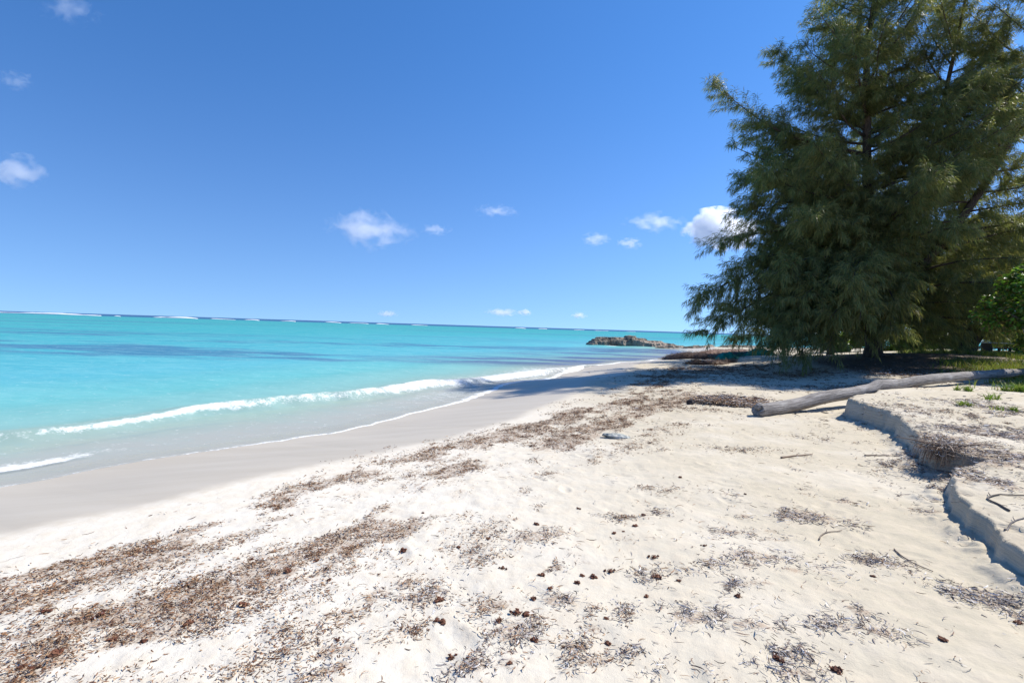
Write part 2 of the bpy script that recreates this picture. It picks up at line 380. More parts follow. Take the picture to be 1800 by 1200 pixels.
def drop(px, py):
    """point where the line of sight meets the ground"""
    v = ray(px, py); k = np.concatenate([np.linspace(1.2, 12, 700), np.linspace(12, 90, 900)])
    z = ground_z(v[0]*k, v[1]*k, False); h = CAM_H+v[2]*k
    i = int(np.argmax(h <= z)); kk = k[i] if h[i] <= z[i] else 90
    return np.array([v[0]*kk, v[1]*kk, gz(v[0]*kk, v[1]*kk)])

# ------------------------------------------------------------------ wrack lines (bands of cast-up seaweed, in metres on the beach)
def pline(pts): return catmull([drop(*p)[:2] for p in pts], 6)
BANDS = [  # line, half width (m), strength
    (pline([(-250, 1130), (-60, 1060), (90, 1010), (260, 965), (420, 905), (600, 850), (760, 808), (900, 765), (1010, 728), (1090, 700), (1160, 668), (1205, 648)]), 0.50, 1.0),
    (pline([(-200, 1240), (0, 1150), (180, 1090), (400, 1030), (560, 965), (660, 930), (720, 880), (830, 825), (960, 790), (1050, 752), (1140, 715), (1190, 690)]), 0.48, 1.0),
    (pline([(0, 1210), (230, 1160), (450, 1110), (640, 1050), (750, 1010), (850, 965), (940, 905), (1010, 850), (1090, 800), (1180, 745)]), 0.50, 0.5),
]
PATCHES = [  # px, py, radius along, radius across (m), strength, grey share
    (1410, 905, 0.42, 0.20, 1.0, 0.9), (1320, 975, 0.34, 0.14, 0.8, 0.8), (1540, 985, 0.30, 0.14, 0.8, 0.85), (1735, 1050, 0.26, 0.20, 1.0, 0.95), (1235, 1085, 0.30, 0.13, 0.9, 0.8),
    (1530, 1105, 0.22, 0.07, 0.8, 0.9), (1300, 1030, 0.16, 0.09, 0.7, 0.7), (1200, 1005, 0.3, 0.10, 0.6, 0.6), (985, 1060, 0.16, 0.08, 0.9, 0.7), (905, 1110, 0.22, 0.10, 1.0, 0.7),
    (940, 945, 0.3, 0.13, 0.9, 0.35), (745, 1045, 0.2, 0.12, 0.9, 0.5), (650, 1050, 0.22, 0.12, 0.8, 0.4), (830, 1175, 0.2, 0.08, 0.7, 0.6), (1090, 910, 0.3, 0.14, 0.55, 0.3),
    (1720, 800, 0.9, 0.75, 1.0, 0.9), (1665, 775, 0.6, 0.5, 1.0, 0.8), (1760, 845, 0.6, 0.45, 0.9, 0.95), (1740, 760, 1.0, 0.7, 0.8, 0.9), (1480, 880, 0.22, 0.12, 0.7, 0.8), (1460, 1000, 0.4, 0.12, 0.4, 0.7),
    (1290, 700, 0.75, 0.45, 0.9, 0.25), (1240, 720, 0.7, 0.3, 0.6, 0.2), (1420, 770, 0.9, 0.25, 0.35, 0.6), (1300, 790, 0.8, 0.3, 0.45, 0.35), (1180, 860, 0.6, 0.25, 0.4, 0.35),
    (1770, 720, 1.5, 1.3, 0.6, 0.8), (1620, 720, 1.6, 1.0, 0.5, 0.6), (1560, 655, 2.4, 1.4, 0.8, 0.6), (1480, 680, 1.6, 1.0, 0.6, 0.5), (1390, 1180, 0.25, 0.1, 0.6, 0.8), (1200, 1190, 0.3, 0.1, 0.5, 0.7), (560, 1190, 0.2, 0.1, 0.7, 0.5), (1130, 1010, 0.25, 0.1, 0.5, 0.6),
    (1800, 1085, 0.14, 0.1, 0.9, 0.9), (1225, 652, 1.6, 1.6, 1.0, 0.1), (1290, 648, 2.4, 1.6, 0.9, 0.15), (1180, 662, 1.4, 1.2, 1.0, 0.1), (1380, 660, 2.5, 1.6, 0.7, 0.2), (1640, 900, 0.18, 0.1, 0.7, 0.9), (1700, 940, 0.2, 0.07, 0.5, 0.8),
]
_r = random.Random(31)
for _ in range(70):
    a, b = _r.uniform(420, 1560), 800+390*_r.random()**0.9
    if b < 1350-0.9*a: continue
    PATCHES.append((a, b, _r.uniform(0.05, 0.22), _r.uniform(0.03, 0.09), _r.uniform(0.6, 1.0), 0.15+0.75*smooth(800, 1500, a)))
PATCHES = [(drop(a, b), c*(0.82 if b > 850 else 1), d*(0.82 if b > 850 else 1), e, f) for a, b, c, d, e, f in PATCHES]
def wrack_density(x, y):
    x = np.ravel(x); y = np.ravel(y); d = np.zeros(len(x)); grey = np.zeros(len(x))+0.15
    n1 = fbm(x*1.3, y*1.3, 4, 71); n2 = fbm(x*4.5, y*4.5, 3, 77); n0 = vnoise(x*0.62+3, y*0.62, 79)
    for line, w, st in BANDS:
        q, arc = sdist(x, y, line)
        ww = w*(0.75+0.045*np.clip(y, 0, 24))
        off = q + 0.45*ww*2*(vnoise(arc*0.8, arc*0, 5)-0.5)
        b = st*np.exp(-(off/ww)**2); na = fbm(arc*1.0+7*w*10, q*2.9, 4, 171); nb = fbm(arc*2.8, q*7.0, 3, 177)
        d = np.maximum(d, np.minimum(1, 1.3*b)*smooth(0.545, 0.61, na*0.42+nb*0.40+n0*0.18 + 0.09*b + 0.030*smooth(4.2, 6.5, y)))
    for p, a, b, st, g in PATCHES:
        dx = x-p[0]; dy = y-p[1]; ang = math.atan2(p[1], p[0])-1.2
        u = (dx*math.cos(ang)+dy*math.sin(ang)); v = (-dx*math.sin(ang)+dy*math.cos(ang))
        m = st*np.exp(-((u/a)**2+(v/b)**2))
        m = np.minimum(1, 1.5*m)*smooth(0.36, 0.54, n2*0.7+n1*0.3+0.16*m)
        grey = np.where(m > d, g, grey); d = np.maximum(d, m)
    return d, grey

# ------------------------------------------------------------------ beach sheet
def polar(th, ra):
    T, R = np.meshgrid(th, ra, indexing='ij'); return R*np.sin(T), R*np.cos(T)
def polar_faces(nt, nr, wrap):
    i, j = np.meshgrid(np.arange(nt if wrap else nt-1), np.arange(nr-1), indexing='ij'); i = i.ravel(); j = j.ravel(); k = (i+1) % nt
    return np.stack([i*nr+j, i*nr+j+1, k*nr+j+1, k*nr+j], 1)
th = np.concatenate([np.radians(np.linspace(-58, 58, 1000)), np.radians(np.linspace(58, 302, 130)[1:-1])])
ra = np.concatenate([np.geomspace(0.7, 2, 60)[:-1], np.geomspace(2, 13, 460)[:-1], np.geomspace(13, 60, 240), np.geomspace(60, 9000, 90)[1:]])
X, Y = polar(th, ra); nt, nr = X.shape
Z, s_, t_, arc_ = ground_z(X, Y, True, True)
x, y, z, s1, t1 = X.ravel(), Y.ravel(), Z.ravel(), s_.ravel(), t_.ravel()
near = np.hypot(x, y) < 60
wd = np.zeros(len(x)); wd[near] = wrack_density(x[near], y[near])[0]
# inland litter of brown needles under the trees
duff = 0.75*np.exp(-(((x-15.0)/6.0)**2+((y-20.8)/4.0)**2)) + 0.9*np.exp(-(((x-24)/6)**2+((y-27)/5)**2)) + 0.6*smooth(14, 30, t1)
duff = duff*smooth(1.0, 3.5, t1)
wet = smooth(3.45, 2.25, s1 + 0.4*(fbm(x*0.35, y*0.35, 3, 55)-0.5))
warm = smooth(-1.5, 2.6, x - 0.06*y)
V = np.stack([x, y, z], 1)
F = polar_faces(nt, nr, True)
c = len(V); V = np.vstack([V, [0, 0, gz(0, 0)]])
i0 = np.arange(nt); cap = np.stack([np.full(nt, c), i0*nr, ((i0+1) % nt)*nr], 1)
ext = lambda a, v: np.append(a, v)
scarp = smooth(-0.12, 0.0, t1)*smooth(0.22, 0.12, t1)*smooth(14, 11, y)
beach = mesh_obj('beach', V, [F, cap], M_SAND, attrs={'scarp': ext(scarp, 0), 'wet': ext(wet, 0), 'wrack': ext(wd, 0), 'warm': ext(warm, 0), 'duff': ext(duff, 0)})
tag(beach, kind='structure')

# ------------------------------------------------------------------ sea sheet
CREST = catmull([(-40, -30), (-20, -8), (-11.5, 3.0), (-8.3, 8.2), (-7.1, 10.4), (-6.0, 12.4), (-4.7, 14.2), (-3.4, 15.8), (-1.1, 19.7), (1.0, 22.5), (2.9, 25.3), (4.3, 28.2), (6.5, 31.5)], 8)
WASH2 = catmull([(-14, -2), (-9.4, 3.0), (-7.6, 5.5), (-6.6, 6.7), (-6.3, 7.4), (-6.05, 8.2)], 8)
th = np.concatenate([np.radians(np.linspace(-64, 48, 900)), np.radians(np.linspace(-150, -64, 60)[:-1])]); th.sort()
ra = np.concatenate([np.geomspace(3.0, 70, 520), np.geomspace(70, 30000, 330)[1:]])
X, Y = polar(th, ra); nt, nr = X.shape; x, y = X.ravel(), Y.ravel()
s1, arc1 = shore(x, y); gzv = ground_z(x, y, False); q = -s1; R = np.hypot(x, y)
cr, ca = sdist(x, y, CREST); cr = -cr                       # + seaward
Lc = 0; endf = smooth(0, 14, ca)*smooth(ca.max(), ca.max()-7, ca)
crw = cr + 0.34*(vnoise(ca*0.55, ca*0, 11)-0.5)*2 + 0.10*(vnoise(ca*2.1, ca*0, 12)-0.5)*2
Aw = 0.20*(0.65+0.6*vnoise(ca*0.35, ca*0, 14))*endf
wave = Aw*np.where(crw > 0, np.exp(-(crw/0.75)**2), np.exp(-(crw/0.26)**2))
swell = 0.035*np.sin(q*1.35+0.6*np.sin(x*0.35))*smooth(3.5, 7, q)*np.exp(-q/30) + 0.05*(fbm(x*0.5, y*0.9, 3, 61)-0.5)*smooth(3, 8, q)*smooth(90, 40, R)
film = gzv + 0.012*smooth(-0.05, 0.25, q) - 0.06*smooth(0.05, -0.35, q)
z = np.maximum(WATER + wave + swell + 0.02*(fbm(x*2.2, y*2.2, 3, 66)-0.5)*smooth(0.6, 3, q), film)
z = np.where(q < -0.5, gzv-0.25, z)
# foam
fb = fbm(x*0.9, y*0.9, 3, 81)
edge = np.exp(-((q-0.05)/np.interp(y, [4, 9, 11, 13, 14.5, 24], [0.03, 0.05, 0.06, 0.08, 0.22, 0.26]))**2)
edge = edge*(0.35+0.55*smooth(6.5, 10.5, y)*smooth(48, 36, y)) * np.where(q > -0.3, 1, 0)
crest = endf*np.exp(-((crw+0.12)/np.interp(y, [5, 11, 14, 20], [0.07, 0.115, 0.22, 0.34]))**2)*(0.34+0.36*smooth(0.30, 0.8, vnoise(ca*0.9, ca*0, 15)+0.25*smooth(8, 12, y)) - 0.05*smooth(12, 9, y))
trail = endf*np.exp(-((crw-0.50)/0.10)**2)*0.50*smooth(0.40, 0.6, vnoise(ca*0.6, ca*0, 16))
w2, wa2 = sdist(x, y, WASH2); w2 = -w2 + 0.12*(vnoise(wa2*1.1, wa2*0, 17)-0.5)
wash = 0.72*np.exp(-(np.where(w2 > 0, w2/0.30, w2/0.08))**2)*smooth(wa2.max(), wa2.max()-1.5, wa2)*smooth(0.02, 0.5, wa2)
lace = 0.16*smooth(2.6, 1.2, q)*smooth(0.0, 0.3, q)*smooth(12.5, 15, y)*smooth(26, 20, y) + 0.30*np.exp(-(q-2.0)**2/1.0)*smooth(16, 19, y)*smooth(30, 25, y)
foam = np.maximum.reduce([edge, crest, trail, wash, lace])
rock_splash = 0.75*np.exp(-(((x-13.2)/0.9)**2 + ((y-67.6)/0.7)**2)) + 0.45*np.exp(-((q-0.2)/0.35)**2)*smooth(26, 29, y)*smooth(50, 40, y)
foam = np.maximum(foam, rock_splash)
foam = np.where(q < -0.35, 0, foam)
# colour of the water body by depth and sea bed
stops = np.array([0, 1.5, 2.8, 4.5, 8, 14, 26, 60, 160, 420, 600])
cols = np.array([lin(232, 230, 220), lin(224, 230, 222), lin(196, 226, 214), lin(160, 216, 210), lin(120, 205, 206), lin(96, 192, 206), lin(78, 182, 196), lin(58, 176, 184), lin(48, 170, 174), lin(42, 164, 170), lin(42, 156, 172)])
wc = np.stack([np.interp(q, stops, cols[:, i]) for i in range(3)], 1)
al = np.interp(q, [0, 0.8, 2.0, 3.0, 5, 9, 14], [0.10, 0.42, 0.55, 0.66, 0.84, 0.96, 1.0])
al = np.maximum(al, 0.7*np.clip(wave/0.2, 0, 1)*0.8)
# submerged seagrass beds
gn = fbm(x*0.045+3, y*0.22, 4, 91); gn2 = fbm(x*0.16, y*0.6, 4, 95)
bed = smooth(0.49, 0.62, gn*0.62+gn2*0.38)*smooth(16, 24, y + 0.02*x)*smooth(75, 48, y)*smooth(9, 14, q)
bed = np.maximum(bed, 0.5*smooth(0.54, 0.64, fbm(x*0.018, y*0.11, 4, 97))*smooth(50, 80, y)*smooth(240, 140, y))
right = smooth(4, 12, x)*smooth(30, 36, y)*smooth(62, 54, y)*smooth(0.38, 0.56, gn2*0.6+gn*0.4)
sus = 1.1*smooth(0.5, 1.6, q)*smooth(16, 6, q)*smooth(25, 31, y)*smooth(64, 56, y)*(0.35+0.65*smooth(0.36, 0.6, gn2))
bed = np.maximum.reduce([bed*0.75, right*0.9])
wc = wc*(1-bed[:, None]) + lin(62, 112, 158)*bed[:, None]
wc = wc*(1-0.85*sus[:, None]) + lin(92, 104, 158)*0.85*sus[:, None]; al = np.maximum(al, 0.75*sus)
deep = smooth(670, 730, y - 0.4*x + 25*(vnoise(x*0.01, y*0, 99)-0.5))
wc = wc*(1-deep[:, None]) + lin(22, 78, 140)*deep[:, None]
rip = np.interp(q, [0, 2.5, 5, 12], [0.08, 0.25, 0.5, 1.0])
V = np.stack([x, y, z], 1); F = polar_faces(nt, nr, False)
keep = (q[F] > -0.6).any(1); F = F[keep]
used = np.zeros(len(V), bool); used[F.ravel()] = True; idx = np.cumsum(used)-1
sea = mesh_obj('sea', V[used], idx[F], M_SEA, attrs={'watercol': wc[used]*0.70, 'opacity': al[used], 'foam': foam[used], 'ripple': rip[used]})
tag(sea, kind='structure')

# breakers on the outer reef
mb = MB()
def surf_ridge(b0, b1, h, seed):
    n = max(8, int(abs(b1-b0)*170)); bb = np.linspace(b0, b1, n); ys = 690/(1-0.4*bb)+8*(vnoise(bb*18, bb*0, seed)-0.5); xs = bb*ys; u = np.linspace(0, 1, n)
    hh = h*(0.30+0.95*vnoise(xs*0.06, xs*0, seed+1))*np.sin(np.pi*np.clip(u, 0.02, 0.98))**0.4
    mb.tube(np.stack([xs, ys, WATER+hh*0.2], 1), hh, 7, (1, 1, 1), 0.35, seed)
for (a, b, h) in [(-100, 178, 1.5), (200, 212, 0.8), (268, 300, 0.9), (284, 348, 1.2), (368, 414, 1.2), (428, 456, 1.1), (492, 520, 1.0), (570, 600, 1.1), (612, 648, 0.9), (660, 684, 1.3), (722, 752, 1.0), (905, 925, 0.9), (946, 962, 1.0), (1008, 1028, 1.0), (1045, 1070, 0.8), (1100, 1118, 0.8)]:
    ra_, rb_ = ray(a, 560), ray(b, 560); surf_ridge(ra_[0]/ra_[1], rb_[0]/rb_[1], h, a+200)
k = NT('surf_foam'); p = k.bsdf((0.85, 0.86, 0.86), 0.9, 0.1); k.l(p.outputs[0], k.out.inputs[0])
o = mb.build('reef_surf', k.m); tag(o, 'thin white line of surf breaking on the far reef', 'surf', kind='stuff')

# ------------------------------------------------------------------ casuarinas
def needles_from(P, D, n_per, length, width, droop, cols):
    """n_per drooping needle-like branchlets at each point P with growth direction D"""
    n = len(P); P = np.repeat(P, n_per, 0); D = np.repeat(D, n_per, 0); m = len(P)
    d = D*0.75 + rng.normal(0, 0.42, (m, 3)); d[:, 2] -= droop*rng.uniform(0.3, 1.3, m)
    d /= np.linalg.norm(d, axis=1)[:, None]
    L = length*rng.uniform(0.55, 1.35, m); base = P + rng.normal(0, 0.035, (m, 3))
    side = np.cross(d, rng.normal(0, 1, (m, 3))); side /= np.linalg.norm(side, axis=1)[:, None]+1e-9
    w = width*rng.uniform(0.7, 1.3, m)
    mid = base + d*(L*0.5)[:, None]; tip = base + d*L[:, None]; tip[:, 2] -= 0.18*L
    V = np.stack([base, mid + side*w[:, None], tip, mid - side*w[:, None]], 1).reshape(-1, 3)
    F = np.arange(4*m).reshape(-1, 4)
    c = cols[rng.integers(0, len(cols), m)]*rng.uniform(0.75, 1.3, (m, 1))
    return V, F, np.repeat(c, 4, 0)
NCOL = np.array([(0.180, 0.205, 0.068), (0.225, 0.232, 0.078), (0.150, 0.190, 0.074), (0.275, 0.262, 0.088), (0.188, 0.222, 0.086), (0.29, 0.262, 0.105)])
def casuarina(name, stems, boughs, label, cat='tree', group=None, detail=1.0, needle=(0.27, 0.0105), n_per=7):
    """stems: list of (points, radius at foot); boughs: list of (start point, tip point, sag, fullness)"""
    base = np.array(stems[0][0][0]); root = empty(name, base); tag(root, label, cat, group)
    tb = MB(); cv = []; cf = []; cc = []; off = 0
    for pts, r in stems:
        c = catmull(pts, 8); u = np.linspace(0, 1, len(c))
        rr = r*(1-u)**0.75 + 0.025; rr[:3] *= np.array([1.5, 1.25, 1.08])
        tb.tube(c, rr, 10, None, 0.12, 3)
    SP, SD = [], []
    for (a, b, sag, full) in boughs:
        a = np.array(a); b = np.array(b); L = np.linalg.norm(b-a); n = max(5, int(L/0.35))
        u = np.linspace(0, 1, n)[:, None]
        wob = np.array([0, 0, 1.0])*(np.sin(u*np.pi)*sag*L) + rng.normal(0, 0.012*L, 3)*np.sin(u*6.0)
        c = a+(b-a)*u + wob
        tb.tube(c[::2] if n > 8 else c, np.linspace(0.012+0.011*L, 0.008, len(c[::2] if n > 8 else c)), 5)
        T = np.gradient(c, axis=0); T /= np.linalg.norm(T, axis=1)[:, None]
        full = full*rng.uniform(0.5, 1.25)
        m = int(L*full*7.0*detail)+8
        uu = np.clip(rng.beta(1.5, 1.0, m), 0.12, 1.0); ii = np.minimum((uu*(n-1)).astype(int), n-1)
        st = c[ii]; tt = T[ii]
        r = rng.normal(0, 1, (m, 3)); r -= (r*tt).sum(1)[:, None]*tt; r /= np.linalg.norm(r, axis=1)[:, None]
        r[:, 2] *= 0.75
        dd = tt*0.75 + r*0.8; dd[:, 2] += 0.12; dd /= np.linalg.norm(dd, axis=1)[:, None]
        sl = (0.30 + 0.20*L*np.minimum(1, 1.25*(1-uu)+0.22))*rng.uniform(0.6, 1.3, m); sl = np.minimum(sl, 1.7)
        for st_, d_, s_len in zip(st, dd, sl):
            kx = max(3, int(s_len/0.085)); w = np.linspace(0.1, 1, kx)[:, None]
            q = st_ + d_*s_len*w + np.array([0, 0, -0.16])*s_len*w**2 + rng.normal(0, 0.02, (kx, 3))
            SP.append(q); dq = np.tile(d_, (kx, 1)); dq[:, 2] -= 0.25*w[:, 0]; SD.append(dq)
            if s_len > 0.75 and rng.random() < 0.4: tb.tube(q[[0, kx//2, kx-1]], [0.010, 0.007, 0.004], 3)
    P = np.vstack(SP); D = np.vstack(SD)
    V, F, C = needles_from(P, D, n_per, needle[0], needle[1], 0.75, NCOL)
    tb.build('trunk', M_BARK, root, loc=base)
    mesh_obj('crown', V-base, F, M_NEEDLE, root, False, {'tint': C})
    print(name, 'needles', len(F))
    return root
T1 = np.array([16.4, 23.2]); g1 = gz(*T1)
main_pts = [(T1[0], T1[1], g1-0.15), (T1[0]-0.15, T1[1], 3.2), (T1[0]-0.55, T1[1]-0.1, 6.5), (T1[0]-0.8, T1[1], 10.5), (T1[0]-0.9, T1[1]+0.1, 14.5), (T1[0]-0.6, T1[1], 18.2)]
limbR = [(T1[0]+0.1, T1[1], 2.0), (T1[0]+1.3, T1[1]+0.3, 5.5), (T1[0]+2.2, T1[1]+0.2, 9.5), (T1[0]+2.9, T1[1]+0.2, 13.5), (T1[0]+3.5, T1[1]+0.1, 17.6)]
limbR2 = [(T1[0]+0.5, T1[1]-0.1, 3.2), (T1[0]+2.6, T1[1]-0.9, 6.5), (T1[0]+4.6, T1[1]-1.2, 10.4), (T1[0]+6.0, T1[1]-1.0, 14.4), (T1[0]+7.0, T1[1]-1, 17.0)]
def stem_at(pts, z):
    P = np.array(pts); return np.array([np.interp(z, P[:, 2], P[:, 0]), np.interp(z, P[:, 2], P[:, 1]), z])
bo = []
# boughs that give the seaward outline: tip seen at px, py at distance Y
for px, py, Yd, rise, sag in [(1238, 138, 23, -3.0, -0.10), (1345, 75, 23, -3.2, -0.10), (1376, 95, 22, -2.5, -0.1), (1432, 5, 23, -2.6, -0.08), (1265, 250, 22.5, -1.6, -0.04), (1300, 205, 24, -2.2, -0.08),
        (1278, 312, 23, -0.4, 0.0), (1290, 345, 22, -0.2, 0.02), (1258, 372, 22.5, 0.2, 0.04), (1232, 436, 22, 0.9, 0.08), (1300, 430, 23.5, 0.5, 0.04), (1275, 470, 21.5, 0.9, 0.06), (1208, 518, 21.5, 1.6, 0.10), (1262, 540, 21, 1.5, 0.08),
        (1222, 584, 21.5, 2.0, 0.14), (1290, 600, 20.5, 2.0, 0.14), (1340, 612, 19.5, 2.2, 0.15), (1395, 624, 18.6, 2.2, 0.16), (1330, 560, 20, 1.6, 0.1), (1440, 615, 18.6, 2.4, 0.16), (1480, 505, 17.6, 1.6, 0.10), (1500, 560, 18.0, 2.2, 0.14),
        (1560, 585, 18.5, 2.4, 0.12), (1390, 530, 18.8, 1.5, 0.08), (1400, 380, 18.8, 0.4, 0.03), (1330, 290, 20, -0.8, -0.03), (1420, 250, 19.5, -1.2, -0.03), (1350, 480, 19.3, 1.2, 0.06)]:
    tip = at_y(px+12, py+3, Yd); zz = max(1.5, tip[2]+rise); bo.append((stem_at(main_pts, min(zz, 17.6)), tip, sag, 1.5))
for px, py, Yd, z0 in [(1690, 15, 23, 13.5), (1640, -20, 23.4, 14.5), (1730, 60, 22.6, 12.0), (1600, 40, 22.4, 13.0), (1760, 150, 22.2, 11.0), (1700, 130, 21.6, 10.5), (1660, 220, 21.2, 9.5), (1740, 250, 21.4, 9.0), (1620, 180, 21, 11)]:
    st = limbR2 if px > 1650 else limbR
    bo.append((stem_at(st, z0), at_y(px, py, Yd), -0.06, 1.6))
for px, py, Yd, z0 in [(1520, 600, 19.0, 3.2), (1640, 575, 20.2, 3.2), (1580, 545, 18.4, 3.6), (1455, 560, 18.4, 3.6), (1370, 600, 18.8, 3.4), (1610, 500, 19, 4.2), (1540, 470, 18.6, 5.0)]:
    bo.append((stem_at(main_pts, z0), at_y(px, py, Yd), 0.12, 1.5))
for i in range(34):
    z0 = rng.uniform(3.5, 15.5); az = rng.uniform(-2.7, -0.4); Lr = rng.uniform(1.3, 2.6)*(1 if z0 < 12 else 0.75); s0 = stem_at((main_pts, limbR)[i % 2], z0)
    bo.append((s0, s0+np.array([math.cos(az)*Lr, math.sin(az)*Lr, Lr*rng.uniform(-0.1, 0.5)]), -0.03, 1.5))
# lower boughs all round, then shorter ones upwards
for i in range(150):
    z0 = 1.7 + 15.8*(i/150.0)**0.92; az = i*2.399 + rng.uniform(-0.4, 0.4)
    st = (main_pts, limbR, limbR2)[(0, 0, 1, 2)[i % 4]]
    Lr = np.interp(z0, [1.5, 4, 8, 12, 16, 18], [6.6, 6.4, 5.6, 4.6, 2.8, 1.4])*rng.uniform(0.7, 1.05)
    if st is not main_pts: Lr *= 0.8
    if z0 < 3 and st is not main_pts: continue
    s0 = stem_at(st, z0); rise = np.interp(z0, [1.5, 4, 9, 14, 18], [-0.13, 0.02, 0.32, 0.62, 0.95])
    tip = s0 + np.array([math.cos(az)*Lr, math.sin(az)*Lr, rise*Lr])
    gt = gz(tip[0], tip[1]); tip[2] = max(tip[2], gt+0.55)
    bo.append((s0, tip, 0.06 if z0 < 6 else -0.05, 1.15))
casuarina('casuarina_tree', [(main_pts, 0.30), (limbR, 0.17), (limbR2, 0.16)], bo, 'tall dark casuarina whose lowest boughs hang over the beach, its top above the frame')

def plain_casuarina(x, y, h, R0, label, n, detail, stems_n=1, spread=0.5, low=1.2, needle=(0.28, 0.013)):
    g = gz(x, y); stems = []
    for k in range(stems_n):
        a = rng.uniform(0, 6.28) if stems_n > 1 else 0.3; sp = spread*(0.6+0.8*rng.random())
        dx, dy = math.cos(a)*sp, math.sin(a)*sp*0.7
        hh = h*(1 if k == 0 else rng.uniform(0.6, 0.9))
        stems.append(([(x+0.12*k, y, g-0.15), (x+dx*0.9, y+dy*0.9, g+hh*0.2), (x+dx*1.8, y+dy*1.8, g+hh*0.5), (x+dx*2.3, y+dy*2.3, g+hh*0.8), (x+dx*2.5, y+dy*2.5, g+hh)], 0.20 if stems_n == 1 else 0.14))
    bo = []
    for i in range(n):
        pts = stems[i % stems_n][0]; top = pts[-1][2]
        z0 = g+low+(top-g-low-0.3)*(i/n)**0.9; az = i*2.399+rng.uniform(-0.4, 0.4); f = (z0-g)/(top-g)
        Lr = R0*np.interp(f, [0, 0.3, 0.6, 0.85, 1], [1, 1, 0.85, 0.55, 0.2])*rng.uniform(0.7, 1.05); s0 = stem_at(pts, z0)
        tip = s0+np.array([math.cos(az)*Lr, math.sin(az)*Lr, Lr*np.interp(f, [0, 0.3, 0.6, 1], [-0.1, 0.08, 0.4, 0.9])])
        tip[2] = max(tip[2], gz(tip[0], tip[1])+0.6); bo.append((s0, tip, 0.05 if f < 0.4 else -0.04, 1.1))
    return casuarina('casuarina_tree', stems, bo, label, detail=detail, needle=needle, n_per=6)
plain_casuarina(35.0, 31.0, 16.0, 5.8, 'casuarina cut off by the right edge, standing behind the bright green bush', 84, 0.85)
plain_casuarina(23.6, 27.0, 10.0, 4.2, 'low many stemmed casuarina spreading from one foot above the grassy bank', 84, 0.85, 6, 0.9, 1.3)
plain_casuarina(20.5, 33.0, 13.5, 5.2, 'casuarina standing farther back between the tall dark tree and the many stemmed one', 76, 0.7, 2, 0.4, 1.8)

# ------------------------------------------------------------------ broadleaf bushes
def leaves(P, N, size, cols, asp=0.62):
    m = len(P); a = rng.normal(0, 1, (m, 3)); a -= (a*N).sum(1)[:, None]*N; a /= np.linalg.norm(a, axis=1)[:, None]; b = np.cross(N, a)
    L = size*rng.uniform(0.7, 1.25, m)[:, None]; Wd = L*asp*0.5
    fold = N*L*0.10
    V = np.stack([P-a*L*0.5, P-a*L*0.12+b*Wd+fold, P+a*L*0.25+b*Wd*0.75+fold, P+a*L*0.5, P+a*L*0.25-b*Wd*0.75+fold, P-a*L*0.12-b*Wd+fold], 1).reshape(-1, 3)
    k = np.arange(m)[:, None]*6
    Q = np.vstack([k+np.array([0, 1, 2, 3]), k+np.array([0, 3, 4, 5])])
    c = np.repeat(cols[rng.integers(0, len(cols), m)]*rng.uniform(0.75, 1.25, (m, 1)), 6, 0)
    return V, Q, c
GCOL = np.array([(0.14, 0.28, 0.03), (0.10, 0.21, 0.026), (0.18, 0.33, 0.045), (0.06, 0.13, 0.02), (0.18, 0.23, 0.05), (0.16, 0.13, 0.05)])
def bush(name, x, y, rx, ry, h, n_leaf, size, label, z0=0.2, cols=GCOL, group=None, bark=M_GREYBARK, stems=6, clumps=26):
    g = gz(x, y); root = empty(name, (x, y, g)); tag(root, label, 'bush', group); base = np.array([x, y, g])
    tb = MB(); cl = []
    for i in range(clumps):
        v = rng.normal(0, 1, 3); v /= np.linalg.norm(v); v *= rng.uniform(0.35, 1)**0.5
        cl.append((x+v[0]*rx, y+v[1]*ry, g+z0+(h-z0)*(0.5+0.5*v[2])))
    cl = np.array(cl)
    for i in range(stems):
        e = cl[rng.integers(0, clumps)]; m = (base+e)/2+rng.normal(0, 0.12*rx, 3)
        tb.tube(catmull([base+rng.normal(0, 0.06, 3)*[1, 1, 0]-[0, 0, .05], m, e], 6), np.linspace(0.05, 0.012, 13), 6)
    per = n_leaf//clumps; P = []; N = []
    for cpt in cl:
        rr = 0.26*min(rx, ry, h)*rng.uniform(0.8, 1.5); v = rng.normal(0, 1, (per, 3)); v /= np.linalg.norm(v, axis=1)[:, None]
        P.append(cpt+v*(rng.uniform(0.2, 1, (per, 1))**0.5)*rr); nn = v*0.5+[0, 0, 0.7]+rng.normal(0, 0.35, (per, 3)); N.append(nn/np.linalg.norm(nn, axis=1)[:, None])
    P = np.vstack(P); N = np.vstack(N); P[:, 2] = np.maximum(P[:, 2], g+0.05)
    V, Q, c = leaves(P, N, size, cols)
    tb.build('stem', bark, root, loc=base)
    mesh_obj('foliage', V-base, Q, M_LEAF, root, False, {'tint': c})
    return root
bush('broadleaf_bush', 17.8, 16.6, 2.0, 1.7, 4.1, 11000, 0.145, 'bright green broad leaved bush at the right edge in front of the casuarinas', 0.6, clumps=52)
SH = np.array([(0.16, 0.26, 0.03), (0.22, 0.30, 0.05), (0.11, 0.20, 0.03)])
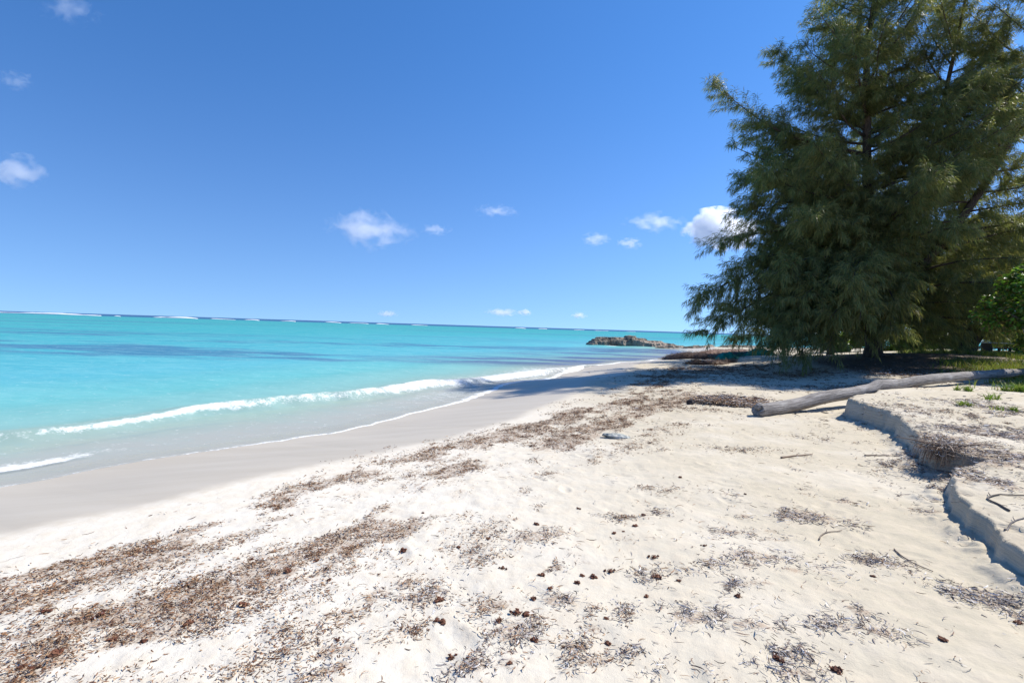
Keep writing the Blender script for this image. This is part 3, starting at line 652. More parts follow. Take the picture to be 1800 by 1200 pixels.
for i, (x, y, r, h, lab) in enumerate([(27.5, 37.5, 1.6, 1.7, 'sunlit yellow green bush seen under the boughs just right of the tall casuarina foot'),
        (30.5, 38.5, 1.5, 1.9, 'sunlit yellow green bush seen under the boughs beside the pale hut'),
        (24.6, 38.5, 1.5, 1.5, 'sunlit low bush directly behind the foot of the tall casuarina'),
        (41.0, 40.0, 2.2, 2.6, 'dark green bush behind the low table at the right edge'),
        (36.6, 46.0, 2.4, 3.0, 'green bush far back on the right of the pale hut'),
        (48.0, 44.0, 3.0, 3.2, 'large dark bush at the far right behind the casuarina stems'),
        (33.5, 50.0, 3.0, 2.6, 'broad bush farthest back to the left of the pale hut'),
        (54.0, 58.0, 3.6, 4.2, 'tall bush farthest back to the right of the pale hut'),
        (43.0, 47.5, 2.8, 3.6, 'dark round bush just right of the pale hut and nearer than it'),
        (41.5, 41.5, 2.2, 2.8, 'bush close behind the low table on its left side'),
        (50.5, 51.0, 3.0, 4.0, 'dark bush between the low table and the tallest far bush'),
        (44.5, 58.5, 3.2, 3.4, 'bush rising behind the roof of the pale hut')]):
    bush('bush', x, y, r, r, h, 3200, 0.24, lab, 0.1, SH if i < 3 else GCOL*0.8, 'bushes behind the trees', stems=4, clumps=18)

# ------------------------------------------------------------------ grass
def blades(x, y, h, w, cols, spread=0.45):
    m = len(x); z = ground_z(x, y); a = rng.uniform(0, 6.28, m); lean = rng.normal(0, spread, (m, 2))*h[:, None]
    b = np.stack([x, y, z-0.01], 1); sd = np.stack([np.cos(a), np.sin(a), 0*a], 1)*(w/2)[:, None]
    mid = b+np.stack([lean[:, 0]*0.3, lean[:, 1]*0.3, h*0.6], 1); tip = b+np.stack([lean[:, 0], lean[:, 1], h], 1)
    V = np.stack([b-sd, b+sd, mid+sd*0.7, mid-sd*0.7, tip], 1).reshape(-1, 3); k = np.arange(m)[:, None]*5
    c = np.repeat(cols[rng.integers(0, len(cols), m)]*rng.uniform(0.75, 1.25, (m, 1)), 5, 0)
    return V, k+np.array([0, 1, 2, 3]), k+np.array([3, 2, 4]), c
GR = np.array([(0.22, 0.27, 0.05), (0.27, 0.29, 0.07), (0.17, 0.23, 0.04), (0.32, 0.28, 0.10), (0.15, 0.23, 0.04)])
def grass_area(n, fx, fy, dens):
    x = rng.uniform(*fx, n); y = rng.uniform(*fy, n); k = rng.random(n) < dens(x, y); return x[k], y[k]
def dens1(x, y):
    u = x - 0.62*y; return smooth(0.42, 0.6, fbm(x*0.55, y*0.55, 3, 131)+0.22*smooth(5.0, 8, u) - 0.09)*smooth(3.6, 6.0, u)*smooth(15.2, 17, y)
gx, gy = grass_area(110000, (14, 34), (15, 34), dens1)
gx2, gy2 = grass_area(9000, (11.5, 18), (11.2, 15.6), lambda x, y: smooth(0.5, 0.62, fbm(x*0.8, y*0.8, 3, 141))*smooth(12, 14.5, x)*0.8)
gx = np.append(gx, gx2); gy = np.append(gy, gy2)
V, Q, T, c = blades(gx, gy, rng.uniform(0.10, 0.30, len(gx)), rng.uniform(0.012, 0.024, len(gx)), GR)
tag(mesh_obj('grass', V, [Q, T], M_GRASS, None, False, {'tint': c}), 'short yellow green grass on the bank under the trees', 'grass', kind='stuff')
for px, py, r, n, h, lab in [(1698, 687, 0.16, 170, 0.2, 'small green tuft on the sand terrace just below the driftwood log'), (1784, 688, 0.30, 420, 0.26, 'largest bright green tuft on the sand terrace at the right edge'),
        (1692, 713, 0.12, 110, 0.12, 'small yellowish tuft on the sand terrace nearest the ledge'), (1745, 702, 0.2, 60, 0.2, 'sparse straggly tuft on the sand terrace between two green tufts'), (1772, 722, 0.22, 90, 0.13, 'sparse straggly tuft low on the terrace below the brightest tuft')]:
    p = drop(px, py); a = rng.uniform(0, 6.28, n); rr = np.abs(rng.normal(0, 0.5*r, n)); cen = rng.normal(0, 0.45*r, (4, 2)); kc = rng.integers(0, 4, n)
    xx = p[0]+cen[kc, 0]+np.cos(a)*rr*0.6; yy = p[1]+cen[kc, 1]+np.sin(a)*rr*0.6
    V, Q, T, c = blades(xx, yy, h*rng.uniform(0.35, 1.1, n)*np.exp(-(rr/r)**2*0.8), rng.uniform(0.010, 0.02, n), GR*np.array([0.85, 1.05, 0.7]), 0.85)
    o = mesh_obj('grass_tuft', V-p, [Q, T], M_GRASS, None, False, {'tint': c}); o.location = p; tag(o, lab, 'grass tuft', 'grass tufts on the sand terrace')

# ------------------------------------------------------------------ driftwood log
lp = [at_y(1329, 727, 9.95), at_y(1345, 722, 10.1), at_y(1400, 711, 10.6), at_y(1450, 698, 11.1), at_y(1510, 688, 11.9), at_y(1570, 676, 12.7), at_y(1640, 666, 13.8), at_y(1720, 659, 15.2), at_y(1800, 654, 16.7), at_y(1880, 652, 18.2)]
lp = np.array(lp)
gl_ = ground_z(lp[:, 0], lp[:, 1], False)
c = catmull(lp, 9); n = len(c); u = np.linspace(0, 1, n)
cl_ = np.concatenate([[0], np.cumsum(np.linalg.norm(np.diff(c, axis=0), axis=1))])
rad = np.interp(u, [0, 0.04, 0.12, 0.4, 0.7, 1], [0.112, 0.138, 0.138, 0.132, 0.13, 0.125])
gg = ground_z(c[:, 0], c[:, 1]); print('log clearance', np.round((c[:, 2]-rad-gg)[::6], 2))
c[:, 2] = np.maximum(c[:, 2], gg + rad*0.75)
seg = 20
T = np.gradient(c, axis=0); T /= np.linalg.norm(T, axis=1)[:, None]; N = np.cross(T, [0, 0, 1.0]); N /= np.linalg.norm(N, axis=1)[:, None]; B = np.cross(N, T)
an = np.linspace(0, 2*np.pi, seg, endpoint=False); A2, U2 = np.meshgrid(an, u)
lump = 1+0.16*(fbm(cl_[:, None]*0.9+0*A2, 3+np.cos(A2)*1.3, 3, 7)-0.5)*2-0.10*smooth(0.56, 0.70, fbm(cl_[:, None]*0.8+0*A2, 40+A2*2.4, 3, 19))*np.abs(np.sin(A2/2))+0.06*(fbm(cl_[:, None]*0.5+0*A2, 9+np.sin(A2)*3+np.cos(A2)*3, 4, 9)-0.5)*2
# the broken tip: an upper splinter shorter than the lower one
lump = lump*(1-0.16*np.exp(-((A2-1.9)/0.35)**2)*smooth(0.16, 0.0, U2))
R2 = rad[:, None]*lump
V = c[:, None]+(N[:, None]*np.cos(A2)[..., None]+B[:, None]*np.sin(A2)[..., None])*R2[..., None]
V[0:3] += (T[0]*0.14)[None, None]*smooth(0.1, 0.9, np.sin(an))[None, :, None]*np.array([1, .6, .25])[:, None, None]
V[0] = V[0]*0.75+c[0]*0.25
grain = np.stack([cl_[:, None]+0*A2, np.cos(A2)*0.15, np.sin(A2)*0.15], 2)
i, j = np.meshgrid(np.arange(n-1), np.arange(seg), indexing='ij'); i = i.ravel(); j = j.ravel(); k2 = (j+1) % seg
Q = np.stack([i*seg+j, (i+1)*seg+j, (i+1)*seg+k2, i*seg+k2], 1)
VV = np.vstack([V.reshape(-1, 3), c[0]+T[0]*0.05, c[-1]]); GG = np.vstack([grain.reshape(-1, 3), [0, 0, 0], [cl_[-1], 0, 0]])
j = np.arange(seg); k2 = (j+1) % seg
TT = np.vstack([np.stack([np.full(seg, n*seg), j, k2], 1), np.stack([np.full(seg, n*seg+1), (n-1)*seg+k2, (n-1)*seg+j], 1)])
sp_ = c[0:7]+B[0:7]*0.085+N[0:7]*0.01-T[0:7]*0.0; q = MB(); q.tube(sp_[1:], np.linspace(0.06, 0.075, 6), 8, None, 0.35, 77); q0_ = len(VV); vq = np.vstack(q.v); VV = np.vstack([VV, vq]); GG = np.vstack([GG, np.stack([vq[:, 0], vq[:, 2]*0.5, vq[:, 1]*0.5], 1)]); Q = np.vstack([Q, np.vstack(q.q)+q0_]); TT = np.vstack([TT, np.vstack(q.t)+q0_])
base = c[0].copy(); base[2] = gz(base[0], base[1])
o = mesh_obj('driftwood_log', VV-base, [Q, TT], M_LOG, None, True); o.location = base
a = o.data.attributes.new('grain', 'FLOAT_VECTOR', 'POINT'); a.data.foreach_set('vector', GG.astype(np.float32).ravel())
tag(o, 'long bleached grey driftwood log leaning from the beach onto the sand terrace', 'driftwood')

# ------------------------------------------------------------------ rock outcrop
rk = lambda px, Yd: at_y(px, 600, Yd)[0]
Yr = 69.5; mb = MB(); nu, nv = 260, 70
uu, vv = np.meshgrid(np.linspace(rk(1026, Yr), rk(1226, Yr), nu), np.linspace(-2.6, 2.6, nv), indexing='ij'); uu = uu.ravel(); vv = vv.ravel()
px_ = np.interp(uu, [rk(p_, Yr) for p_ in range(1020, 1231, 5)], range(1020, 1231, 5))
hp = np.interp(px_, [1028, 1032, 1036, 1043, 1050, 1060, 1080, 1096, 1101, 1112, 1116, 1122, 1140, 1160, 1175, 1190, 1205, 1222], [-.3, .35, .62, 1.0, 1.3, 1.42, 1.45, 1.5, 1.78, 1.82, 1.6, 1.38, 1.18, .95, .75, .48, .25, -.2])
wd2 = 1.5+0.5*(fbm(uu*0.6, uu*0, 3, 301)-0.5)*2; ed = np.abs(vv + 0.45*(fbm(uu*0.45, vv*0.4, 4, 303)-0.5)*2)/wd2
pr = 0.55*smooth(1.2, 0.85, ed)+0.45*np.clip(1.1-ed, 0, 1)
rg_ = np.abs(fbm(uu*1.4, vv*1.6, 4, 305)-0.5)*2; hz = 0.8*hp*pr*(0.72+0.42*fbm(uu*0.8, vv*0.9, 3, 307)+0.2) - 0.16*rg_*pr - 0.25*(1-pr)
st_ = 0.28; hz = 0.25*hz + 0.75*(np.floor(hz/st_)+smooth(0.55, 1.0, hz/st_-np.floor(hz/st_)))*st_ + 0.10*(fbm(uu*5, vv*5, 3, 309)-0.5)
i, j = np.meshgrid(np.arange(nu-1), np.arange(nv-1), indexing='ij'); i = i.ravel(); j = j.ravel()
mb.add(np.stack([uu, Yr+vv + 0.25*(fbm(uu*3, hz*4, 3, 311)-0.5), WATER-0.05+hz], 1), np.stack([i*nv+j, (i+1)*nv+j, (i+1)*nv+j+1, i*nv+j+1], 1))
ob = np.array([rk(1110, Yr), Yr, WATER-0.4])
o = mb.build('rock_outcrop', mat_rock('limestone', (0.085, 0.075, 0.062), (0.27, 0.235, 0.19), (0.38, 0.315, 0.255), 1.1), loc=ob); o.location = ob
tag(o, 'low rough brown grey rock outcrop running into the sea', 'rock')

def rock_shelf(px0, px1, Yr, h, dep, seed, label):
    mb = MB(); nu, nv = 120, 40; x0, x1 = rk(px0, Yr), rk(px1, Yr); cx, hw = (x0+x1)/2, (x1-x0)/2
    uu, vv = np.meshgrid(np.linspace(-1.15, 1.15, nu), np.linspace(-1.2, 1.2, nv), indexing='ij'); uu = uu.ravel(); vv = vv.ravel()
    X_ = cx+uu*hw; Y_ = Yr+vv*dep; ed = np.sqrt(uu**2+vv**2)+0.35*(fbm(X_*0.8, Y_*0.8, 4, seed)-0.5)
    hz = h*smooth(1.05, 0.7, ed)*(0.6+0.7*fbm(X_*1.1, Y_*1.1, 4, seed+2)); st_ = h*0.4; hz = 0.4*hz+0.6*np.floor(hz/st_+0.3)*st_+0.05*(fbm(X_*5, Y_*5, 3, seed+3)-0.5)
    zz = np.maximum(ground_z(X_, Y_, False), WATER-0.02)-0.06+hz
    i, j = np.meshgrid(np.arange(nu-1), np.arange(nv-1), indexing='ij'); i = i.ravel(); j = j.ravel()
    mb.add(np.stack([X_, Y_, zz], 1), np.stack([i*nv+j, (i+1)*nv+j, (i+1)*nv+j+1, i*nv+j+1], 1)); b = np.array([cx, Yr, zz.min()])
    o = mb.build('rock_shelf', bpy.data.materials['limestone'], loc=b); o.location = b; tag(o, label, 'rock')
rock_shelf(1196, 1262, 66.5, 0.38, 1.6, 401, 'low flat rock shelf on the sand spit just right of the rock outcrop')
rock_shelf(1150, 1200, 64.0, 0.22, 0.9, 411, 'thin low rock shelf at the water edge before the right end of the outcrop')
rock_shelf(1262, 1345, 62.5, 0.30, 1.5, 421, 'low rock shelf on the sand spit behind the hanging casuarina boughs')

# ------------------------------------------------------------------ small stones
M_STONE = mat_rock('pale_stone', (0.27, 0.29, 0.27), (0.47, 0.49, 0.46), (0.55, 0.54, 0.5), 9); M_DARK = mat_rock('dark_stone', (0.03, 0.028, 0.03), (0.08, 0.07, 0.07), (0.10, 0.09, 0.085), 9)
def stone(px, py, rx, ry, rz, seed, mat, label, rot=0.0, am=0.3):
    p = drop(px, py); v, f = ICO4; r = 1+am*n3(v+seed, 1.5, seed, 4)*1.5
    q = v*r[:, None]*[rx, ry, rz]; q[:, 2] += rz*0.45
    o = mesh_obj('stone', q, f, mat); o.location = p; o.rotation_euler = (0, 0.05, rot); tag(o, label, 'stone'); return o
stone(1083, 769, 0.20, 0.10, 0.042, 5, M_STONE, 'flat pale grey green stone lying among the brown seaweed', -0.35, 0.4)
stone(1213, 710, 0.085, 0.08, 0.085, 8, M_DARK, 'small dark stone beside the dried seaweed mound', 0.4)

# ------------------------------------------------------------------ seaweed: litter, clumps, banks
BR = np.array([(0.20, 0.095, 0.046), (0.27, 0.145, 0.072), (0.125, 0.060, 0.031), (0.33, 0.21, 0.12), (0.24, 0.128, 0.068), (0.42, 0.30, 0.19), (0.08, 0.039, 0.023)])
GY = np.array([(0.36, 0.33, 0.31), (0.20, 0.17, 0.165), (0.50, 0.47, 0.45), (0.12, 0.095, 0.085), (0.28, 0.235, 0.21), (0.64, 0.61, 0.58), (0.20, 0.13, 0.095)])
def strips(x, y, L, w, cols, lift, z=None, curl=0.5, flat=0.25):
    """curled ribbon-like seagrass leaves, 3 segments each"""
    m = len(x); z = ground_z(x, y) if z is None else z
    a = rng.uniform(0, 6.28, m); k = rng.normal(0, curl, m); pt = np.stack([x, y, z+lift], 1); rows = []
    tilt = rng.normal(0, flat, m); roll = rng.normal(0, 0.6, m)
    for i in range(4):
        aa = a+k*(i-1.5); d = np.stack([np.cos(aa), np.sin(aa), 0*aa], 1)
        sd = np.stack([-np.sin(aa)*np.cos(roll), np.cos(aa)*np.cos(roll), np.sin(roll)], 1)*(w/2*(1.0 if i in (1, 2) else 0.5))[:, None]
        rows += [pt-sd, pt+sd]
        stp = d*(L/3)[:, None]; stp[:, 2] = tilt*(L/3)*(1-0.7*i); pt = pt+stp
    V = np.stack(rows, 1).reshape(-1, 3); kk = np.arange(m)[:, None]*8
    Q = np.vstack([kk+np.array([0, 1, 3, 2])+2*i for i in range(3)])
    return V, Q, np.repeat(cols, 8, 0)
sv, sq, sc = [], [], []; so = 0
def put(V, Q, C):
    global so
    sv.append(V); sq.append(Q+so); sc.append(C); so += len(V)
def pickcol(grey):
    m = len(grey); g = rng.random(m) < grey
    c = np.where(g[:, None], GY[rng.integers(0, len(GY), m)], BR[rng.integers(0, len(BR), m)]); return c*rng.uniform(0.7, 1.25, (m, 1))
# sample so that points fall evenly over the picture's beach: density per square metre falls with distance
def sample(n, r0, r1, p=1.25):
    u = rng.random(n); r = (r0**(2-p)+u*(r1**(2-p)-r0**(2-p)))**(1/(2-p)); t = np.radians(rng.uniform(-52, 52, n)); return r*np.sin(t), r*np.cos(t), r
x, y, r = sample(330000, 1.5, 34)
d, g = wrack_density(x, y); keep = rng.random(len(x)) < np.clip(d, 0, 1)*0.36
x, y, r, d, g = x[keep], y[keep], r[keep], d[keep], g[keep]; lift = rng.uniform(0.0, 0.015, len(x))
# tangled tufts: each a small heap of leaves, long axis along the tide line
tx_, ty_, tr_ = sample(62000, 1.5, 34); td, tg_ = wrack_density(tx_, ty_); k = rng.random(len(tx_)) < np.clip(td, 0, 1)**1.5*0.55
tx_, ty_, tr_, td, tg_ = tx_[k], ty_[k], tr_[k], td[k], tg_[k]
cnt = (rng.gamma(1.6, 14, len(tx_))*(0.4+0.6*td)).astype(int)+4; idx = np.repeat(np.arange(len(tx_)), cnt); m = len(idx)
rad_t = (rng.uniform(0.018, 0.06, len(tx_))*(1+0.035*tr_))[idx]
ea, eb = rng.normal(0, 1, m)*rad_t*1.7, rng.normal(0, 1, m)*rad_t*0.75; rr_ = np.sqrt((ea/1.7)**2+(eb/0.75)**2)/rad_t
th_ = math.radians(56)+rng.normal(0, 0.5, len(tx_))[idx]
x = np.append(x, tx_[idx]+ea*np.cos(th_)-eb*np.sin(th_)); y = np.append(y, ty_[idx]+ea*np.sin(th_)+eb*np.cos(th_))
lift = np.append(lift, rng.uniform(0, 1, m)*0.55*rad_t*np.exp(-rr_**2*0.7)); d = np.append(d, td[idx]); g = np.append(g, tg_[idx]); r = np.append(r, tr_[idx])
g = np.clip(g + 0.25*smooth(6, 3, r)*smooth(-1.5, 1.0, x) - 0.06, 0, 1); n = len(x); print('litter', n)
sz = 0.55+0.085*r
L = rng.uniform(0.012, 0.038, n)*(1+1.6*np.clip(g, 0, 1)*rng.random(n))*np.clip(sz, 0.75, 2.2); w = rng.uniform(0.003, 0.0085, n)*np.clip(sz, 0.75, 2.8)
put(*strips(x, y, L, w, pickcol(g), lift+0.001, flat=0.35))
# loose single leaves everywhere on the dry sand
x, y, r = sample(16000, 1.4, 24, 1.1); s1, _ = shore(x, y); k = (s1 > 3.3) & (rng.random(len(x)) < smooth(0.42, 0.66, fbm(x*1.1, y*1.1, 3, 151))*0.55+0.04); x, y, r = x[k], y[k], r[k]; n = len(x)
sz = 0.6+0.08*r
put(*strips(x, y, rng.uniform(0.02, 0.09, n)*np.clip(sz, .7, 2), rng.uniform(0.003, 0.006, n)*np.clip(sz, .8, 2.4), pickcol(np.clip(0.2+0.15*x, 0.15, 0.8)), rng.uniform(0.001, 0.010, n)))
x, y, r = sample(60000, 9.5, 32, 0.9); k = (x > 2.5); x, y, r = x[k], y[k], r[k]
du = np.exp(-(((x-14.0)/6.5)**2+((y-19.5)/4.6)**2)) + 0.35*np.exp(-(((x-7)/4)**2+((y-15)/4)**2))
k = rng.random(len(x)) < du*smooth(0.40, 0.56, fbm(x*0.9, y*1.6, 4, 161)); x, y, r = x[k], y[k], r[k]; n = len(x)
put(*strips(x, y, rng.uniform(0.05, 0.16, n), rng.uniform(0.010, 0.024, n), pickcol(np.full(n, 0.25))*0.8, rng.uniform(0.002, 0.03, n)))
o = mesh_obj('seaweed_litter', np.vstack(sv), np.vstack(sq), M_WRACK, None, False, {'tint': np.vstack(sc)})
tag(o, 'dry brown and grey seaweed litter strewn in lines over the beach', 'seaweed', kind='stuff')

def clump_mesh(name, r, n, cols, seed):
    rg = np.random.default_rng(seed); mb = MB(); v, f = ICO2
    for i in range(4):
        cpt = rg.normal(0, 0.45*r, 3)*[1, 1, 0.3]+[0, 0, r*0.35]; p = v*(1+0.35*rg.normal(0, 1, (len(v), 1)))*r*rg.uniform(0.3, 0.5)*[1, 1, 0.8]+cpt
        mb.add(p, None, f, cols[rg.integers(0, 3)]*0.8)
    m = n; dirs = rg.normal(0, 1, (m, 3)); dirs /= np.linalg.norm(dirs, axis=1)[:, None]; dirs[:, 2] = np.abs(dirs[:, 2])*0.8
    P = dirs*r*rg.uniform(0.35, 1.0, (m, 1))*[1.15, 1.0, 0.75]; N = dirs+rg.normal(0, 0.5, (m, 3)); N /= np.linalg.norm(N, axis=1)[:, None]
    V, Q, c = leaves(P, N, r*0.42, cols, 0.5); mb.add(V, Q, None, c)
    return mb
RED = np.array([(0.17, 0.062, 0.034), (0.12, 0.045, 0.026), (0.22, 0.095, 0.052), (0.085, 0.035, 0.022)])
protos = [clump_mesh('seaweed_clump', 0.042, 70, RED, 900+i) for i in range(4)]; pm = []
spots = [(773, 1056), (880, 1095), (905, 1080), (925, 1084), (1025, 1013), (1045, 1017), (1072, 1008), (1194, 842), (1655, 1128), (1473, 1178), (1365, 1161), (1790, 1096), (970, 1040), (935, 1128), (790, 1158), (765, 1092), (780, 1093),
         (40, 1172), (60, 1175), (100, 1150), (200, 1120), (250, 1125), (175, 1080), (505, 1005), (560, 985), (440, 985), (80, 1075), (430, 1062), (330, 1095), (705, 968), (1150, 980), (1140, 1048), (1150, 1015), (1017, 1028),
         (885, 1002), (1078, 938), (1118, 925), (1134, 905), (1020, 895), (940, 925), (860, 950), (1300, 1050), (1500, 975), (1535, 1012), (955, 1013), (1310, 870), (1240, 960)]
spots += [(rng.uniform(350, 1250), rng.uniform(880, 1190)) for _ in range(14)]
clump0 = None
for i, (px, py) in enumerate(spots):
    p = drop(px+rng.uniform(-4, 4), py)
    k = i % 4
    if i < 4:
        o = protos[k].build('seaweed_clump', M_WRACK, None, False); pm.append(o)
    else:
        o = pm[k].copy(); COL.objects.link(o)
    sc_ = rng.uniform(0.36, 0.72) if i < 45 else rng.uniform(0.22, 0.45)
    o.location = p; o.scale = (sc_, sc_*rng.uniform(.8, 1.1), sc_*0.9); o.rotation_euler = (0, 0, rng.uniform(0, 6.28))
    tag(o, 'small reddish brown curled seaweed clump lying loose on the pale sand', 'seaweed clump', 'seaweed clumps scattered over the beach')

def weed_bank(name, path, r0, hgt, n, cols, label, base_col, cat='seaweed'):
    c = catmull(path, 6); mb = MB(); nn = len(c); cg = np.stack([c[:, 0], c[:, 1], ground_z(c[:, 0], c[:, 1], False)], 1)
    u = np.linspace(0, 1, nn); rr = r0*np.sin(np.pi*np.clip(u, 0.04, 0.96))**0.5*(0.8+0.4*vnoise(u*7, u*0, int(r0*100)))
    T = np.gradient(cg, axis=0); T /= np.linalg.norm(T, axis=1)[:, None]; N = np.cross(T, [0, 0, 1.]); a = np.linspace(-0.15, np.pi+0.15, 15)
    V = cg[:, None]+N[:, None]*(np.cos(a)[None, :]*rr[:, None])[..., None]; V[..., 2] += np.sin(a)[None, :]*(rr/r0*hgt)[:, None]
    V = V.reshape(-1, 3); V += (n3(V, 2.2, 3, 4)[:, None]*0.16+n3(V, 7, 4, 3)[:, None]*0.05)*[0.8, 0.8, 1]*(hgt/0.35)
    i, j = np.meshgrid(np.arange(nn-1), np.arange(14), indexing='ij'); i = i.ravel(); j = j.ravel()
    mb.add(V, np.stack([i*15+j, i*15+j+1, (i+1)*15+j+1, (i+1)*15+j], 1), None, np.array(base_col)*rng.uniform(0.7, 1.2, (len(V), 1)))
    k = rng.integers(0, len(V), n); P = V[k]+rng.normal(0, 0.05, (n, 3))
    V2, Q2, c2 = strips(P[:, 0], P[:, 1], rng.uniform(0.06, 0.2, n), rng.uniform(0.008, 0.02, n), cols[rng.integers(0, len(cols), n)]*rng.uniform(.7, 1.2, (n, 1)), rng.uniform(0, 0.02, n), z=P[:, 2], flat=0.35)
    mb.add(V2, Q2, None, c2); b = cg[nn//2]
    o = mb.build(name, M_WRACK, None, False, loc=b); o.location = b; tag(o, label, cat); return o
DKB = BR*0.62
def gp(px, py, z): return on_z(px, py, z)[:2]
weed_bank('seaweed_bank', [gp(1168, 628, -.35), gp(1200, 630, -.2), gp(1240, 632, -.15), gp(1285, 633, -.1), gp(1330, 632, -.05)], 0.95, 0.40, 5200, DKB, 'thick dark brown bank of seaweed at the water edge below the casuarina', (0.07, 0.04, 0.026))
weed_bank('seaweed_bank', [gp(1196, 622, -.3), gp(1230, 621, -.2), gp(1270, 619, -.1), gp(1310, 616, 0)], 1.2, 0.28, 3600, BR*1.0, 'reddish brown flatter seaweed bank behind the thick dark one', (0.17, 0.095, 0.06))
weed_bank('seaweed_bank', [gp(1206, 643, -.1), gp(1240, 643, -.05), gp(1290, 642, -.03)], 0.5, 0.2, 2400, DKB, 'small dark seaweed bank on the sand in front of the thick one', (0.08, 0.045, 0.03))
weed_bank('seaweed_mound', [gp(1228, 708, .0), gp(1262, 706, .02), gp(1300, 706, .04), gp(1335, 704, .05)], 0.48, 0.055, 4200, np.vstack([BR[3:]*1.2, GY[[0, 2, 4]]]), 'low mound of dried pale brown seaweed beside the driftwood tip', (0.33, 0.25, 0.18))

# teal fishing net
for (px, py, wd_, dp, seed, lab) in [(1276, 636, 1.5, 0.7, 3, 'crumpled teal fishing net heap on the dark seaweed bank'), (1335, 634, 2.2, 0.45, 6, 'flatter strip of teal net just right of the crumpled heap')]:
    mb = MB(); p = on_z(px, py, -.02); nu, nv = 36, 20; uu, vv = np.meshgrid(np.linspace(-1, 1, nu), np.linspace(-1, 1, nv), indexing='ij'); uu = uu.ravel(); vv = vv.ravel()
    xx = p[0]+uu*wd_/2+0.1*(fbm(uu*3, vv*3, 3, seed)-0.5); yy = p[1]+vv*dp/2+0.2*(fbm(uu*3, vv*3, 3, seed+1)-.5)
    zz = ground_z(xx, yy, False)+0.03+0.5*np.maximum(0, 1-uu**2-vv**2)*(0.3+fbm(uu*3.4, vv*3.4, 4, seed+2))
    i, j = np.meshgrid(np.arange(nu-1), np.arange(nv-1), indexing='ij'); i = i.ravel(); j = j.ravel()
    mb.add(np.stack([xx, yy, zz], 1), np.stack([i*nv+j, i*nv+j+1, (i+1)*nv+j+1, (i+1)*nv+j], 1), None, (0.012, 0.24, 0.18))
    for k in range(26):
        q0 = np.array([p[0]+rng.uniform(-.6, .6)*wd_, p[1]+rng.uniform(-.5, .5)*dp, 0]); q0[2] = gz(q0[0], q0[1])+0.05
        mb.tube(catmull([q0, q0+[rng.uniform(-.3, .3), rng.uniform(-.2, .2), rng.uniform(.1, .3)], q0+[rng.uniform(-.6, .6), rng.uniform(-.3, .3), 0.02]], 5), 0.008, 4, (0.012, 0.16, 0.12))
    o = mb.build('fishing_net', M_WRACK, None, True, loc=p); o.location = p; tag(o, lab, 'net', 'teal net on the beach')

# clump of roots and dead stems hanging over the ledge
b = np.array([5.12, 6.05, gz(5.35, 6.15)]); mb = MB()
TW = np.array([(0.20, 0.14, 0.10), (0.31, 0.23, 0.17), (0.13, 0.09, 0.065), (0.38, 0.30, 0.23)])
for i in range(90):
    a = rng.normal(math.pi*1.08, 0.55); L = rng.uniform(0.12, 0.36); q0 = b+[rng.normal(0.04, 0.07), rng.normal(0, 0.09), rng.uniform(-0.02, 0.08)]
    q1 = q0+np.array([math.cos(a), math.sin(a), 0.10])*L*0.38; q2 = q1+np.array([math.cos(a)*0.22, math.sin(a)*0.22, -rng.uniform(0.45, 0.95)])*L*0.75
    q2[2] = max(q2[2], 0.01)
    mb.tube(catmull([q0, q1, q2], 4), np.linspace(rng.uniform(0.004, 0.011), 0.002, 9), 5, TW[rng.integers(0, 4)]*rng.uniform(.7, 1.2))
for i in range(14):
    a = rng.uniform(0, 6.28); L = rng.uniform(0.2, 0.5); q0 = b+rng.normal(0, 0.08, 3)*[1, 1, .3]+[0.05, 0, .03]
    mb.tube(catmull([q0, q0+[math.cos(a)*L*.5, math.sin(a)*L*.5, .05], q0+[math.cos(a)*L, math.sin(a)*L, rng.uniform(0, .06)]], 4), np.linspace(0.011, 0.003, 9), 5, TW[rng.integers(0, 4)])
m = 420; P = b+rng.normal(0, 1, (m, 3))*[0.11, 0.12, 0.04]+[0.03, 0, 0.03]
V, Q, c = strips(P[:, 0], P[:, 1], rng.uniform(.04, .12, m), rng.uniform(.004, .008, m), pickcol(np.full(m, .7))*0.8, rng.uniform(0, .03, m), z=P[:, 2], flat=0.9); mb.add(V, Q, None, c)
o = mb.build('root_clump', M_WRACK, None, True, loc=b); o.location = b; tag(o, 'tangled brown clump of roots and stems hanging over the sand ledge', 'root clump')

# sticks
def stick(px0, py0, px1, py1, r, bow, label, col=(0.19, 0.15, 0.12)):
    a = drop(px0, py0); d = drop(px1, py1); mid = (a+d)/2; dv = d-a; nrm = np.array([-dv[1], dv[0], 0])
    pts = catmull([a, a+dv*0.35+nrm*bow, a+dv*0.7+nrm*bow*0.8, d], 6); pts[:, 2] = ground_z(pts[:, 0], pts[:, 1])+r*0.7+0.004
    mb = MB(); mb.tube(pts, np.linspace(r, r*0.5, len(pts)), 7, col, 0.2, int(px0))
    i = len(pts)//2; L = np.linalg.norm(dv); mb.tube([pts[i], pts[i]+dv*0.08+nrm*0.04+[0, 0, 0.01], pts[i]+dv*0.13+nrm*0.05+[0, 0, .012]], [r*.5, r*.4, r*.25], 5, col)
    o = mb.build('stick', M_WRACK, None, True, loc=mid); o.location = mid; tag(o, label, 'stick', 'sticks on the sand')
stick(1373, 806, 1428, 800, 0.012, 0.04, 'thin brown stick lying on the sand below the log tip', (0.2, 0.14, 0.1))
stick(1520, 803, 1560, 803, 0.011, 0.08, 'thin stick on the beach just left of the shaded ledge')
stick(1572, 964, 1640, 1004, 0.006, -0.10, 'long thin bent twig on the beach near the lower shaded ledge')
stick(1774, 900, 1806, 874, 0.009, 0.28, 'dark bent stick on the terrace at the right edge', (0.11, 0.09, 0.08))
stick(1766, 933, 1812, 908, 0.007, 0.04, 'thin grey stick on the terrace close to the ledge lip', (0.16, 0.14, 0.13))
